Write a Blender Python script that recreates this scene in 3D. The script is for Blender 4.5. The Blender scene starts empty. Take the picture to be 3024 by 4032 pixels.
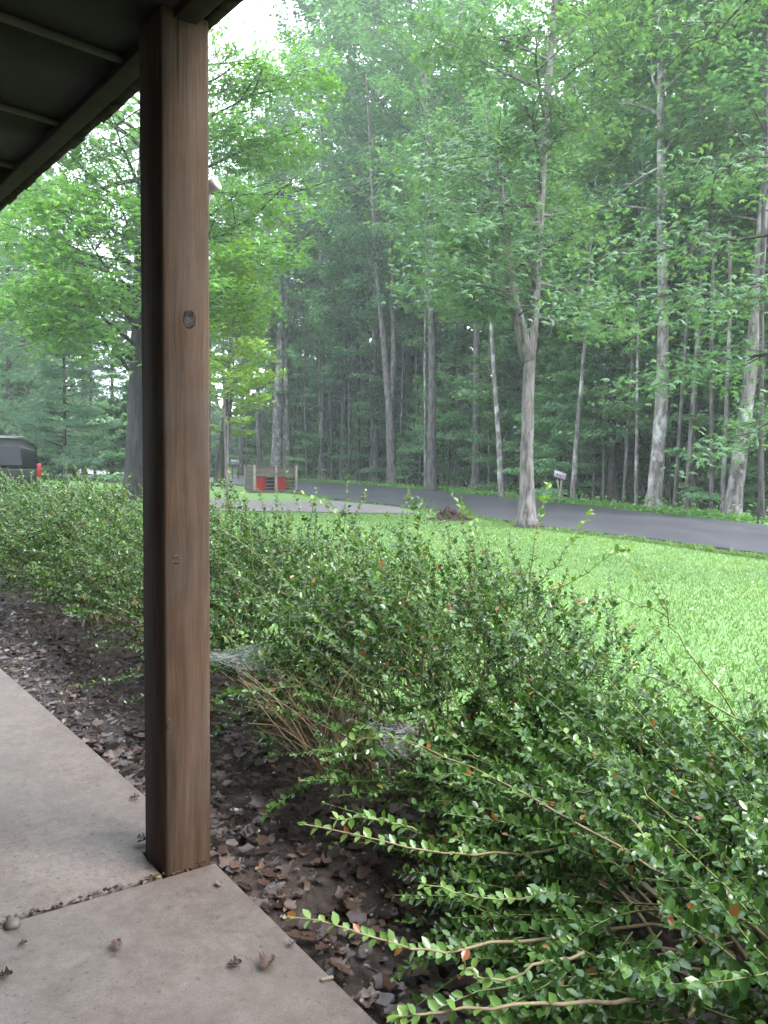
import bpy, math, random
import numpy as np
from mathutils import Vector, Matrix

# ------------------------------------------------------------------ camera, sky, sun, exposure
S = bpy.context.scene
COL = S.collection
PITCH, ROLL, CAMH, FOC = math.radians(3.7), math.radians(0.7), 1.4, 3029.0
cam_d = bpy.data.cameras.new('camera')
cam = bpy.data.objects.new('camera', cam_d); COL.objects.link(cam); S.camera = cam
cam_d.sensor_fit = 'AUTO'; cam_d.sensor_width = 36.0; cam_d.lens = FOC / 4032 * 36
cam_d.clip_start = 0.05; cam_d.clip_end = 2000
cam.matrix_world = (Matrix.Translation((0, 0, CAMH)) @ Matrix.Rotation(math.radians(90) - PITCH, 4, 'X') @ Matrix.Rotation(ROLL, 4, 'Z'))

W = bpy.data.worlds.new('World'); S.world = W; W.use_nodes = True
nt = W.node_tree; bg = nt.nodes['Background']
sky = nt.nodes.new('ShaderNodeTexSky'); sky.sky_type = 'NISHITA'; sky.sun_disc = False
SUN_EL, SUN_ROT = math.radians(50), math.radians(120)
sky.sun_elevation = SUN_EL; sky.sun_rotation = SUN_ROT
cloud = nt.nodes.new('ShaderNodeMix'); cloud.data_type = 'RGBA'
cloud.inputs[0].default_value = 0.85; cloud.inputs[7].default_value = (6.35, 7.0, 7.9, 1)   # even overcast over the blue
nt.links.new(sky.outputs[0], cloud.inputs[6]); nt.links.new(cloud.outputs[2], bg.inputs['Color'])
bg.inputs['Strength'].default_value = 0.12

sun_d = bpy.data.lights.new('sun', 'SUN'); sun_d.energy = 1.2; sun_d.angle = math.radians(35); sun_d.color = (1, .985, .96)
sun = bpy.data.objects.new('sun', sun_d); COL.objects.link(sun)
sun.rotation_euler = (math.radians(90) - SUN_EL, 0, math.pi - SUN_ROT)
S.view_settings.view_transform = 'Standard'; S.view_settings.look = 'None'
S.view_settings.gamma = 1; S.view_settings.use_curve_mapping = False
S.view_settings.exposure = 2.86
S.render.engine = 'CYCLES'
S.cycles.use_denoising = True
S.cycles.use_adaptive_sampling = True; S.cycles.adaptive_threshold = 0.02
S.cycles.max_bounces = 8; S.cycles.diffuse_bounces = 4; S.cycles.glossy_bounces = 2
S.cycles.transmission_bounces = 4; S.cycles.volume_bounces = 1; S.cycles.transparent_max_bounces = 8
S.cycles.sample_clamp_indirect = 6

# ------------------------------------------------------------------ where things stand
def terrain(x, y):
    x = np.asarray(x, float); y = np.asarray(y, float)
    t = np.clip((-x - 5) / 16, 0, 1)
    z = -0.15 + 0.34 * t * t * (3 - 2 * t)
    return z + 0.018 * np.sin(x * .9 + 1) * np.sin(y * .7) * np.clip((y - 6) / 6, 0, 1)

def ray(px, py):
    a = (px - 1512) / FOC; b = (2016 - py) / FOC
    c, s = math.cos(ROLL), math.sin(ROLL)
    a, b = a * c - b * s, a * s + b * c
    return np.array([a, math.cos(PITCH) + b * math.sin(PITCH), -math.sin(PITCH) + b * math.cos(PITCH)])

def at(px, py):
    """the point of the ground that the sight line meets"""
    d = ray(px, py); z = -.15
    for _ in range(12):
        t = (z - CAMH) / d[2]; z = float(terrain(d[0] * t, d[1] * t))
    return np.array([d[0] * t, d[1] * t, z])

def deep(px, py, depth):
    d = ray(px, py); t = depth / d[1]
    return np.array([d[0] * t, depth, CAMH + d[2] * t])

# ------------------------------------------------------------------ mesh helpers
def link(o, parent=None):
    COL.objects.link(o)
    if parent is not None: o.parent = parent
    return o

def tag(o, label=None, cat=None, group=None, kind=None):
    if label: o['label'] = label
    if cat: o['category'] = cat
    if group: o['group'] = group
    if kind: o['kind'] = kind
    return o

def empty(name, loc, rz=0.0, label=None, cat=None, group=None):
    o = bpy.data.objects.new(name, None); o.location = tuple(loc); o.rotation_euler = (0, 0, rz); o.empty_display_size = .1
    link(o); return tag(o, label, cat, group)

class MB:
    """collects faces (numpy), then becomes one mesh"""
    def __init__(s): s.v = []; s.f3 = []; s.f4 = []; s.r = []; s.n = 0; s.ng = []
    def add(s, V, F, rnd=None):
        V = np.asarray(V, float).reshape(-1, 3); F = np.asarray(F, int)
        if F.size:
            (s.f3 if F.shape[1] == 3 else s.f4).append(F + s.n)
        s.v.append(V); s.r.append(np.full(len(V), .5) if rnd is None else np.broadcast_to(np.asarray(rnd, float), (len(V),)))
        s.n += len(V)
    def box(s, c, sz, R=None, rnd=None):
        x, y, z = [q / 2 for q in sz]
        V = np.array([[i * x, j * y, k * z] for k in (-1, 1) for j in (-1, 1) for i in (-1, 1)])
        if R is not None: V = V @ np.asarray(R).T
        s.add(V + np.asarray(c), [[0, 2, 3, 1], [4, 5, 7, 6], [0, 1, 5, 4], [2, 6, 7, 3], [0, 4, 6, 2], [1, 3, 7, 5]], rnd)
    def prism(s, poly, z0, z1):
        poly = np.asarray(poly, float); n = len(poly); base = s.n
        z0 = np.broadcast_to(z0, (n,)); z1 = np.broadcast_to(z1, (n,))
        V = np.vstack([np.c_[poly, z0], np.c_[poly, z1]])
        i = np.arange(n); j = (i + 1) % n
        s.add(V, np.c_[i, j, j + n, i + n])
        s.ng.append([base + k for k in range(n)][::-1]); s.ng.append([base + n + k for k in range(n)])
    def tube(s, P, R, k=6, cap=True, rnd=None, wob=0, rng=None):
        P = np.asarray(P, float); n = len(P); R = np.broadcast_to(np.asarray(R, float), (n,))
        T = np.gradient(P, axis=0); T /= np.linalg.norm(T, axis=1)[:, None] + 1e-9
        ref = np.array([0, 0, 1.]) if abs(T[0][2]) < .8 else np.array([1., 0, 0])
        A = np.cross(T, ref); A /= np.linalg.norm(A, axis=1)[:, None] + 1e-9
        B = np.cross(T, A); th = np.arange(k) * 2 * math.pi / k
        rr = R[:, None] * np.ones(k)
        if wob and rng is not None: rr = rr * (1 + wob * rng.normal(size=(n, k)))
        V = P[:, None] + rr[..., None] * (np.cos(th)[None, :, None] * A[:, None] + np.sin(th)[None, :, None] * B[:, None])
        i = np.arange(n - 1)[:, None] * k; a = np.arange(k)[None]; b = (a + 1) % k
        F = np.stack([i + a, i + b, i + k + b, i + k + a], -1).reshape(-1, 4)
        base = s.n
        s.add(V.reshape(-1, 3), F[:, ::-1], rnd)
        if cap:
            s.ng.append([base + q for q in range(k)]); s.ng.append([base + (n - 1) * k + q for q in range(k)][::-1])
    def leaves(s, tpl, P, ax, nr, size, rnd):
        """tpl: (verts, faces); one leaf per row of P"""
        tv, tf = tpl; m = len(P)
        if m == 0: return
        ax = ax / (np.linalg.norm(ax, axis=1)[:, None] + 1e-9)
        sd = np.cross(ax, nr); sd /= np.linalg.norm(sd, axis=1)[:, None] + 1e-9
        nn = np.cross(sd, ax); size = np.broadcast_to(size, (m,))[:, None, None]
        V = P[:, None] + size * (tv[None, :, 0:1] * sd[:, None] + tv[None, :, 1:2] * ax[:, None] + tv[None, :, 2:3] * nn[:, None])
        off = (np.arange(m) * len(tv))[:, None, None]
        s.add(V.reshape(-1, 3), (tf[None] + off).reshape(-1, tf.shape[1]), np.repeat(rnd, len(tv)))
    def mesh(s, name, smooth=False):
        V = np.vstack(s.v); r = np.concatenate(s.r); me = bpy.data.meshes.new(name)
        f3 = np.vstack(s.f3) if s.f3 else np.zeros((0, 3), int); f4 = np.vstack(s.f4) if s.f4 else np.zeros((0, 4), int)
        loops = np.concatenate([f3.ravel(), f4.ravel()] + [np.array(g, int) for g in s.ng]).astype(np.int32)
        tot = np.concatenate([np.full(len(f3), 3), np.full(len(f4), 4), np.array([len(g) for g in s.ng], int)]).astype(np.int32)
        st = np.concatenate([[0], np.cumsum(tot)[:-1]]).astype(np.int32)
        me.vertices.add(len(V)); me.vertices.foreach_set('co', V.astype(np.float32).ravel())
        me.loops.add(len(loops)); me.loops.foreach_set('vertex_index', loops)
        me.polygons.add(len(tot)); me.polygons.foreach_set('loop_start', st)
        me.polygons.foreach_set('loop_total', tot)
        me.update(calc_edges=True); me.validate()
        if smooth: me.polygons.foreach_set('use_smooth', np.ones(len(me.polygons), bool))
        if len(me.vertices) == len(r):
            me.attributes.new('rnd', 'FLOAT', 'POINT').data.foreach_set('value', r.astype(np.float32))
        return me
    def build(s, name, mat, parent=None, loc=None, smooth=False, bevel=0):
        o = bpy.data.objects.new(name, s.mesh(name, smooth)); o.data.materials.append(mat)
        if loc is not None: o.location = tuple(loc)
        link(o, parent)
        if bevel:
            b = o.modifiers.new('bevel', 'BEVEL'); b.width = bevel; b.segments = 2; b.limit_method = 'ANGLE'
        return o

def rz(a):
    c, s = math.cos(a), math.sin(a); return np.array([[c, -s, 0], [s, c, 0], [0, 0, 1.]])

def arr(*rows): return np.array(rows, float)
KITE = (arr([0, 0, 0], [.36, .42, .07], [0, 1, -.06], [-.36, .42, .07]), np.array([[0, 1, 2], [0, 2, 3]]))
OVAL = (arr([0, 0, 0], [.27, .25, .07], [.3, .62, .08], [0, 1, -.05], [-.3, .62, .08], [-.27, .25, .07]), np.array([[0, 1, 2, 3], [0, 3, 4, 5]]))
def star_leaf():
    tips = [(0, 1.0), (52, .88), (112, .6)]; v = [(0, .38, 0.03)]
    out = [(-.08, 0.02)]
    ang = [-112, -52, 0, 52, 112]; ln = [.55, .78, .72, .78, .55]; pts = []
    for a, l in zip(ang, ln): pts.append((l * math.sin(math.radians(a)), .38 + l * math.cos(math.radians(a))))
    nots = []
    for a, l in zip([-158, -82, -26, 26, 82, 158], [.36, .34, .30, .30, .34, .36]):
        nots.append((l * math.sin(math.radians(a)), .38 + l * math.cos(math.radians(a))))
    V = [(0, .38, .05)] + [(x, y, -.06) for x, y in pts] + [(x, y, 0) for x, y in nots]
    F = [[0, 6 + i + 1, 1 + i, 6 + i] for i in range(5)]
    return np.array(V, float), np.array(F)
STAR = star_leaf()
STAR3 = (STAR[0][[0, 2, 3, 4, 7, 8, 9, 10]], np.array([[0, 5, 1, 4], [0, 6, 2, 5], [0, 7, 3, 6]]))
def needle_tuft():
    V = []; F = []
    for i in range(7):
        a = i * 2 * math.pi / 7; dx, dz = math.cos(a) * .5, math.sin(a) * .5
        b = len(V); px, pz = -math.sin(a) * .035, math.cos(a) * .035
        V += [(px, .0, pz), (-px, 0, -pz), (dx, .8, dz)]; F.append([b, b + 1, b + 2])
    return np.array(V), np.array(F)
NEEDLE = needle_tuft()

# ------------------------------------------------------------------ materials
def new_mat(name):
    m = bpy.data.materials.new(name); m.use_nodes = True
    n = m.node_tree; return m, n, n.nodes['Principled BSDF'], n.nodes['Material Output']
def N(n, t, **k):
    o = n.nodes.new(t)
    for a, b in k.items(): setattr(o, a, b)
    return o
def ramp(n, stops, src):
    r = N(n, 'ShaderNodeValToRGB'); e = r.color_ramp.elements
    while len(e) < len(stops): e.new(.5)
    for q, (p, c) in zip(e, stops): q.position = p; q.color = (*c, 1)
    n.links.new(src, r.inputs[0]); return r.outputs[0]
def coords(n, scale=(1, 1, 1), kind='Object'):
    t = N(n, 'ShaderNodeTexCoord'); mp = N(n, 'ShaderNodeMapping'); mp.inputs['Scale'].default_value = scale
    n.links.new(t.outputs[kind], mp.inputs[0]); return mp.outputs[0]
def noise(n, vec, scale, detail=4, rough=.55, dist=0):
    t = N(n, 'ShaderNodeTexNoise'); t.inputs['Scale'].default_value = scale; t.inputs['Detail'].default_value = detail
    t.inputs['Roughness'].default_value = rough; t.inputs['Distortion'].default_value = dist
    n.links.new(vec, t.inputs['Vector']); return t.outputs['Fac']
def mix(n, a, b, f, mode='MIX'):
    x = N(n, 'ShaderNodeMix', data_type='RGBA', blend_type=mode)
    for sock, v in ((x.inputs[0], f), (x.inputs[6], a), (x.inputs[7], b)):
        if isinstance(v, (int, float)): sock.default_value = v
        elif isinstance(v, tuple): sock.default_value = (*v, 1)
        else: n.links.new(v, sock)
    return x.outputs[2]
def bump(n, h, bs, strength=.4, dist=.02):
    b = N(n, 'ShaderNodeBump'); b.inputs['Strength'].default_value = strength; b.inputs['Distance'].default_value = dist
    n.links.new(h, b.inputs['Height']); n.links.new(b.outputs[0], bs.inputs['Normal'])

def leaf_mat(name, stops, rough=.42, trans=.35, spec=.5, hue=.03, val=.35):
    m, n, bs, out = new_mat(name)
    a = N(n, 'ShaderNodeAttribute'); a.attribute_name = 'rnd'
    c = ramp(n, stops, a.outputs['Fac'])
    oi = N(n, 'ShaderNodeObjectInfo'); h = N(n, 'ShaderNodeHueSaturation')
    mh = N(n, 'ShaderNodeMapRange'); mh.inputs[3].default_value = .5 - hue; mh.inputs[4].default_value = .5 + hue * .6
    mv = N(n, 'ShaderNodeMapRange'); mv.inputs[3].default_value = 1 - val; mv.inputs[4].default_value = 1 + val
    n.links.new(oi.outputs['Random'], mh.inputs[0])
    wn = N(n, 'ShaderNodeTexWhiteNoise', noise_dimensions='1D'); n.links.new(oi.outputs['Random'], wn.inputs['W'])
    n.links.new(wn.outputs[0], mv.inputs[0])
    n.links.new(mh.outputs[0], h.inputs['Hue']); n.links.new(mv.outputs[0], h.inputs['Value']); n.links.new(c, h.inputs['Color'])
    n.links.new(h.outputs[0], bs.inputs['Base Color'])
    bs.inputs['Roughness'].default_value = rough; bs.inputs['Specular IOR Level'].default_value = spec
    tr = N(n, 'ShaderNodeBsdfTranslucent'); n.links.new(mix(n, h.outputs[0], (1.25, 1.3, .55), 1.0, 'MULTIPLY'), tr.inputs[0])
    mx = N(n, 'ShaderNodeMixShader'); mx.inputs[0].default_value = trans
    n.links.new(bs.outputs[0], mx.inputs[1]); n.links.new(tr.outputs[0], mx.inputs[2]); n.links.new(mx.outputs[0], out.inputs[0])
    return m

def mixc(a, b): return tuple((p + q) / 2 for p, q in zip(a, b))
def bark_mat(name, dark, light, lichen=None, zs=.25, scale=9):
    m, n, bs, out = new_mat(name)
    v = coords(n, (1, 1, zs)); f = noise(n, v, scale, 6, .65, .6); g = noise(n, coords(n), 1.3, 3)
    c = ramp(n, [(.36, tuple(q * .55 for q in dark)), (.5, mixc(dark, light)), (.64, light)], f)
    c = mix(n, c, tuple(q * .55 for q in dark), mix(n, (0, 0, 0), (.5, .5, .5), g))
    if lichen:
        l = ramp(n, [(.5, (0, 0, 0)), (.62, (1, 1, 1))], noise(n, coords(n, (1, 1, .6)), 3.2, 5, .6))
        c = mix(n, c, lichen, l)
    oi = N(n, 'ShaderNodeObjectInfo'); mv = N(n, 'ShaderNodeMapRange'); mv.inputs[3].default_value = .7; mv.inputs[4].default_value = 1.3
    n.links.new(oi.outputs['Random'], mv.inputs[0]); h = N(n, 'ShaderNodeHueSaturation'); n.links.new(mv.outputs[0], h.inputs['Value']); n.links.new(c, h.inputs['Color'])
    n.links.new(h.outputs[0], bs.inputs['Base Color']); bs.inputs['Roughness'].default_value = .85; bs.inputs['Specular IOR Level'].default_value = .2
    bump(n, f, bs, 1.0, .07); return m

def plain(name, col, rough=.6, var=.25, scale=6, metal=0, bscale=40, bstr=.15, stretch=(1, 1, 1), spec=.3):
    m, n, bs, out = new_mat(name); v = coords(n, stretch)
    f = noise(n, v, scale, 5, .6); c = ramp(n, [(.3, tuple(q * (1 - var) for q in col)), (.7, tuple(min(1, q * (1 + var)) for q in col))], f)
    n.links.new(c, bs.inputs['Base Color']); bs.inputs['Roughness'].default_value = rough; bs.inputs['Metallic'].default_value = metal; bs.inputs['Specular IOR Level'].default_value = spec
    bump(n, noise(n, v, bscale, 4), bs, bstr, .01); return m

M = {}
M['leaf_forest'] = leaf_mat('forest leaf green', [(0, (.055, .13, .08)), (.5, (.10, .21, .125)), (1, (.16, .295, .155))], .3, .45)
M['leaf_maple'] = leaf_mat('maple leaf green', [(0, (.048, .11, .058)), (.5, (.09, .175, .088)), (.93, (.145, .25, .10)), (1, (.22, .27, .05))], .3, .42, hue=.015, val=.1)
M['leaf_bright'] = leaf_mat('young maple leaf yellow green', [(0, (.10, .20, .025)), (.5, (.17, .30, .04)), (1, (.26, .40, .07))], .4, .45, hue=.01, val=.08)
M['leaf_lime'] = leaf_mat('shade maple leaf lime green', [(0, (.05, .13, .022)), (.5, (.095, .21, .03)), (1, (.16, .30, .05))], .3, .45, hue=.01, val=.08)
M['leaf_under'] = leaf_mat('understory leaf green', [(0, (.08, .18, .098)), (.5, (.135, .265, .138)), (1, (.20, .34, .165))], .3, .4)
M['needle'] = leaf_mat('pine needle blue green', [(0, (.05, .12, .078)), (.5, (.085, .175, .10)), (1, (.13, .23, .12))], .5, .2)
M['box_leaf'] = leaf_mat('boxwood leaf glossy green', [(0, (.022, .058, .016)), (.4, (.05, .115, .028)), (.75, (.095, .185, .042)), (.955, (.16, .26, .06)), (.97, (.24, .10, .035)), (1, (.30, .16, .07))], .22, .28, .5, .008, .1)
M['verge'] = leaf_mat('verge weed green', [(0, (.07, .20, .05)), (.5, (.12, .29, .07)), (1, (.17, .37, .09))], .5, .4, hue=.01, val=.1)
M['grass'] = leaf_mat('lawn grass blade', [(0, (.074, .142, .037)), (.5, (.118, .208, .058)), (.9, (.175, .265, .084)), (1, (.27, .28, .115))], .42, .45, hue=.005, val=.02)
M['twig'] = plain('boxwood twig tan', (.19, .15, .085), .7, .3, 30)
M['twig_green'] = plain('boxwood twig green', (.14, .16, .055), .6, .3, 30)
M['dead_twig'] = plain('dead twig brown', (.18, .122, .074), .75, .35, 30)
M['bark'] = bark_mat('grey brown bark', (.07, .061, .056), (.235, .21, .198))
M['bark_dark'] = bark_mat('dark wet bark', (.026, .022, .02), (.085, .075, .068))
M['bark_pale'] = bark_mat('pale bark with lichen', (.085, .073, .066), (.235, .21, .195), (.30, .30, .28))
M['bark_big'] = bark_mat('furrowed grey bark', (.018, .016, .015), (.062, .059, .056), None, .16, 8)

def wood_post():
    m, n, bs, out = new_mat('stained post wood')
    tc = N(n, 'ShaderNodeTexCoord'); sp = tc.outputs['Object']
    # grain bends round the knots
    acc = sp
    for (kx, kz) in KNOTS:
        d = N(n, 'ShaderNodeVectorMath', operation='SUBTRACT'); n.links.new(sp, d.inputs[0]); d.inputs[1].default_value = (kx, 0, kz)
        sc = N(n, 'ShaderNodeVectorMath', operation='MULTIPLY'); n.links.new(d.outputs[0], sc.inputs[0]); sc.inputs[1].default_value = (24, 10, 9)
        ln = N(n, 'ShaderNodeVectorMath', operation='LENGTH'); n.links.new(sc.outputs[0], ln.inputs[0])
        e = N(n, 'ShaderNodeMath', operation='POWER'); e.inputs[0].default_value = 2.718
        ng = N(n, 'ShaderNodeMath', operation='MULTIPLY'); n.links.new(ln.outputs['Value'], ng.inputs[0]); ng.inputs[1].default_value = -1.3
        n.links.new(ng.outputs[0], e.inputs[1])
        of = N(n, 'ShaderNodeVectorMath', operation='SCALE'); n.links.new(d.outputs[0], of.inputs[0]); n.links.new(e.outputs[0], of.inputs['Scale'])
        ad = N(n, 'ShaderNodeVectorMath', operation='SUBTRACT'); n.links.new(acc, ad.inputs[0]); n.links.new(of.outputs[0], ad.inputs[1]); acc = ad.outputs[0]
    mp = N(n, 'ShaderNodeMapping'); mp.inputs['Scale'].default_value = (1, 1, .045); n.links.new(acc, mp.inputs[0])
    f = noise(n, mp.outputs[0], 95, 6, .7, .5); g = noise(n, mp.outputs[0], 22, 4, .6); b = noise(n, sp, 2.2, 4, .6)
    c = ramp(n, [(.3, (.016, .009, .0052)), (.45, (.044, .0255, .015)), (.58, (.071, .0425, .026)), (.75, (.112, .071, .045))], mix(n, f, g, .55))
    c = mix(n, c, (.062, .052, .045), ramp(n, [(.45, (0, 0, 0)), (.7, (.6, .6, .6))], b))
    mc = N(n, 'ShaderNodeMapping'); mc.inputs['Scale'].default_value = (1, 1, .02); n.links.new(acc, mc.inputs[0])
    ck = ramp(n, [(.30, (1, 1, 1)), (.335, (0, 0, 0))], noise(n, mc.outputs[0], 30, 2, .5, .2)); c = mix(n, c, (.012, .008, .006), mix(n, (0, 0, 0), ck, .8))
    n.links.new(c, bs.inputs['Base Color']); bs.inputs['Roughness'].default_value = .85; bs.inputs['Specular IOR Level'].default_value = .18
    bump(n, mix(n, f, g, .4), bs, .5, .004); return m

def concrete():
    m, n, bs, out = new_mat('damp concrete'); v = coords(n, kind='Object')
    a = noise(n, v, 1.4, 5, .6); b = noise(n, v, 9, 6, .7); f = noise(n, v, 160, 3, .7)
    c = ramp(n, [(.3, (.075, .058, .049)), (.5, (.128, .104, .090)), (.72, (.182, .157, .142))], mix(n, a, b, .5))
    sp = ramp(n, [(.33, (1, 1, 1)), (.38, (0, 0, 0))], noise(n, v, 42, 3, .6))
    c = mix(n, c, (.055, .047, .04), mix(n, (0, 0, 0), sp, .75))
    c = mix(n, c, ramp(n, [(.3, (.6, .58, .56)), (.7, (1.3, 1.3, 1.3))], f), .7, 'MULTIPLY'); c = mix(n, c, ramp(n, [(.35, (.78, .75, .72)), (.65, (1.15, 1.15, 1.15))], noise(n, v, 28, 5, .75)), .8, 'MULTIPLY')
    gr = ramp(n, [(.58, (0, 0, 0)), (.75, (.35, .35, .35))], noise(n, v, 2.6, 4, .6)); c = mix(n, c, (.2, .19, .13), gr)
    st_ = ramp(n, [(.52, (0, 0, 0)), (.64, (.5, .5, .5))], noise(n, v, 1.1, 6, .65, .8)); c = mix(n, c, (.10, .084, .07), st_)
    n.links.new(c, bs.inputs['Base Color'])
    bs.inputs['Roughness'].default_value = .62; bump(n, mix(n, b, f, .6), bs, .45, .005); return m

def ground_mat():
    m, n, bs, out = new_mat('lawn soil and turf'); v = coords(n, kind='Object')
    a = noise(n, v, .35, 4, .6); b = noise(n, v, 6, 5, .7); f = noise(n, v, 60, 3, .7)
    c = ramp(n, [(.25, (.075, .16, .042)), (.5, (.112, .21, .058)), (.8, (.155, .255, .08))], mix(n, a, b, .5))
    c = mix(n, c, ramp(n, [(.3, (.55, .6, .5)), (.7, (1.25, 1.2, 1.2))], f), .8, 'MULTIPLY')
    y = ramp(n, [(.56, (0, 0, 0)), (.72, (.6, .6, .6))], noise(n, v, .8, 4, .6)); c = mix(n, c, (.19, .21, .05), y)
    n.links.new(c, bs.inputs['Base Color']); bs.inputs['Roughness'].default_value = .8; bump(n, f, bs, .6, .03); return m

def litter_mat(name, cols, scale, rough=.7):
    m, n, bs, out = new_mat(name); v = coords(n, kind='Object')
    a = noise(n, v, scale, 6, .7); b = noise(n, v, scale * .12, 3)
    c = ramp(n, [(.3, cols[0]), (.5, cols[1]), (.72, cols[2])], mix(n, a, b, .3))
    n.links.new(c, bs.inputs['Base Color']); bs.inputs['Roughness'].default_value = rough; bump(n, a, bs, .7, .03); return m

def asphalt():
    m, n, bs, out = new_mat('wet asphalt'); v = coords(n, kind='Object')
    a = noise(n, v, .5, 4); f = noise(n, v, 45, 3, .7)
    c = ramp(n, [(.3, (.036, .034, .042)), (.7, (.058, .055, .066))], mix(n, a, f, .3)); pt = ramp(n, [(.5, (0, 0, 0)), (.56, (.5, .5, .5))], noise(n, coords(n, (1, .35, 1)), .7, 4, .6)); c = mix(n, c, (.07, .067, .077), pt); c = mix(n, c, (.10, .085, .06), ramp(n, [(.70, (0, 0, 0)), (.73, (.8, .8, .8))], noise(n, v, 9, 2, .5)))
    n.links.new(c, bs.inputs['Base Color']); bs.inputs['Roughness'].default_value = .42; bs.inputs['Specular IOR Level'].default_value = .5
    bump(n, f, bs, .25, .01); return m

def attr_mat(name, stops, rough=.7, spec=.4):
    m, n, bs, out = new_mat(name); a = N(n, 'ShaderNodeAttribute'); a.attribute_name = 'rnd'
    c = ramp(n, stops, a.outputs['Fac']); c = mix(n, c, ramp(n, [(.3, (.7, .7, .7)), (.7, (1.2, 1.2, 1.2))], noise(n, coords(n), 50, 3)), .7, 'MULTIPLY')
    n.links.new(c, bs.inputs['Base Color']); bs.inputs['Roughness'].default_value = rough; bs.inputs['Specular IOR Level'].default_value = spec; return m

KNOTS = [(.088, 1.86), (.04, 1.07), (.012, .52)]
M['post'] = wood_post(); M['concrete'] = concrete(); M['ground'] = ground_mat(); M['asphalt'] = asphalt()
M['knot'] = plain('dark knot wood', (.034, .027, .024), .85, .85, 45, bscale=70, bstr=.6, spec=.06)
M['knot_soft'] = plain('brown knot wood', (.05, .03, .021), .85, .7, 50, bscale=70, bstr=.4, spec=.06)
M['glint'] = plain('glint fleck', (.5, .52, .42), .7, .1, 5)
M['mulch'] = litter_mat('damp soil and leaf mould', ((.014, .010, .008), (.042, .028, .02), (.095, .066, .048)), 38)
M['forest_floor'] = litter_mat('forest floor litter', ((.022, .03, .014), (.05, .055, .028), (.07, .095, .035)), 5)
M['gravel'] = litter_mat('pink grey gravel', ((.085, .07, .072), (.145, .122, .125), (.20, .175, .178)), 22)
M['road_edge'] = plain('black asphalt edge', (.016, .015, .015), .7, .4, 20)
M['litter'] = attr_mat('fallen leaves', [(0, (.022, .012, .008)), (.5, (.06, .033, .023)), (.8, (.11, .068, .05)), (.95, (.20, .14, .10)), (1, (.26, .20, .08))], .4, .5)
M['pebble'] = attr_mat('pebble stone', [(0, (.05, .042, .035)), (.7, (.12, .105, .09)), (1, (.30, .28, .26))], .6)
M['white_stone'] = plain('white quartz stone', (.72, .69, .68), .5, .1, 12)
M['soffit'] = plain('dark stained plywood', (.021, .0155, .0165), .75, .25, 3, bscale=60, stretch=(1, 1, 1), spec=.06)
M['batten'] = plain('weathered batten wood', (.05, .04, .036), .8, .3, 8, spec=.06)
M['trim'] = plain('brown trim board', (.034, .026, .023), .75, .3, 8, spec=.06)
M['shingle'] = plain('dirty shingle edge', (.03, .023, .018), .9, .6, 18, bstr=.6, spec=.06)
M['siding'] = plain('brown house siding', (.05, .038, .03), .8, .2, 5, spec=.06)
M['grey_wood'] = plain('weathered grey wood', (.085, .074, .062), .85, .4, 7, stretch=(.3, 1, 3))
M['pale_wood'] = plain('pale timber', (.19, .165, .125), .85, .3, 6)
M['dark_wood'] = plain('dark wet wood', (.06, .053, .046), .85, .4, 6)
M['red_plastic'] = plain('red plastic', (.30, .012, .009), .45, .08, 4)
M['dark_red'] = plain('dark red plastic', (.10, .012, .012), .6, .1, 4)
M['car_paint'] = plain('black green car paint', (.002, .003, .003), .35, .1, 3, bstr=0, spec=.12)
M['glass'] = plain('dark car glass', (.012, .013, .015), .2, .1, 3, bstr=0, spec=.15)
M['tail'] = plain('red lamp lens', (.12, .004, .007), .2, .1, 4, bstr=0)
M['chrome'] = plain('car trim metal', (.4, .41, .42), .25, .1, 4, metal=.8, bstr=0)
M['rubber'] = plain('black rubber', (.02, .02, .02), .8, .2, 8)
M['mail_white'] = plain('white enamel', (.42, .43, .45), .45, .1, 4)
M['mail_grey'] = plain('dull galvanised metal', (.30, .30, .32), .5, .2, 6)
M['red_paint'] = plain('red paint', (.5, .04, .05), .5, .1, 6)
M['teal'] = plain('green plastic tube', (.03, .16, .13), .5, .1, 6)
M['white_paint'] = plain('off white lamp housing', (.36, .335, .33), .5, .06, 6)
M['stump'] = plain('rotten dark wood', (.034, .02, .014), .9, .6, 9, bstr=1)
M['stump_orange'] = plain('orange rotten wood', (.14, .04, .025), .85, .3, 9)

M['web'] = plain('spider silk', (.36, .38, .39), .5, .1, 5)

# ------------------------------------------------------------------ ground, road, drive
def sheet(name, xs, ys, mat, dz=0.0, kind='structure'):
    X, Y = np.meshgrid(xs, ys); V = np.stack([X, Y, terrain(X, Y) + dz], -1).reshape(-1, 3)
    nx, ny = len(xs), len(ys); i = (np.arange(ny - 1)[:, None] * nx + np.arange(nx - 1)[None]).ravel()
    b = MB(); b.add(V, np.c_[i, i + 1, i + nx + 1, i + nx]); o = b.build(name, mat, smooth=True); o['kind'] = kind; return o
gx = np.unique(np.concatenate([np.linspace(-160, -40, 8), np.linspace(-40, 40, 81), np.linspace(40, 160, 8)]))
gy = np.unique(np.concatenate([np.linspace(-60, -4, 8), np.linspace(-4, 60, 65), np.linspace(60, 165, 9)]))

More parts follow.
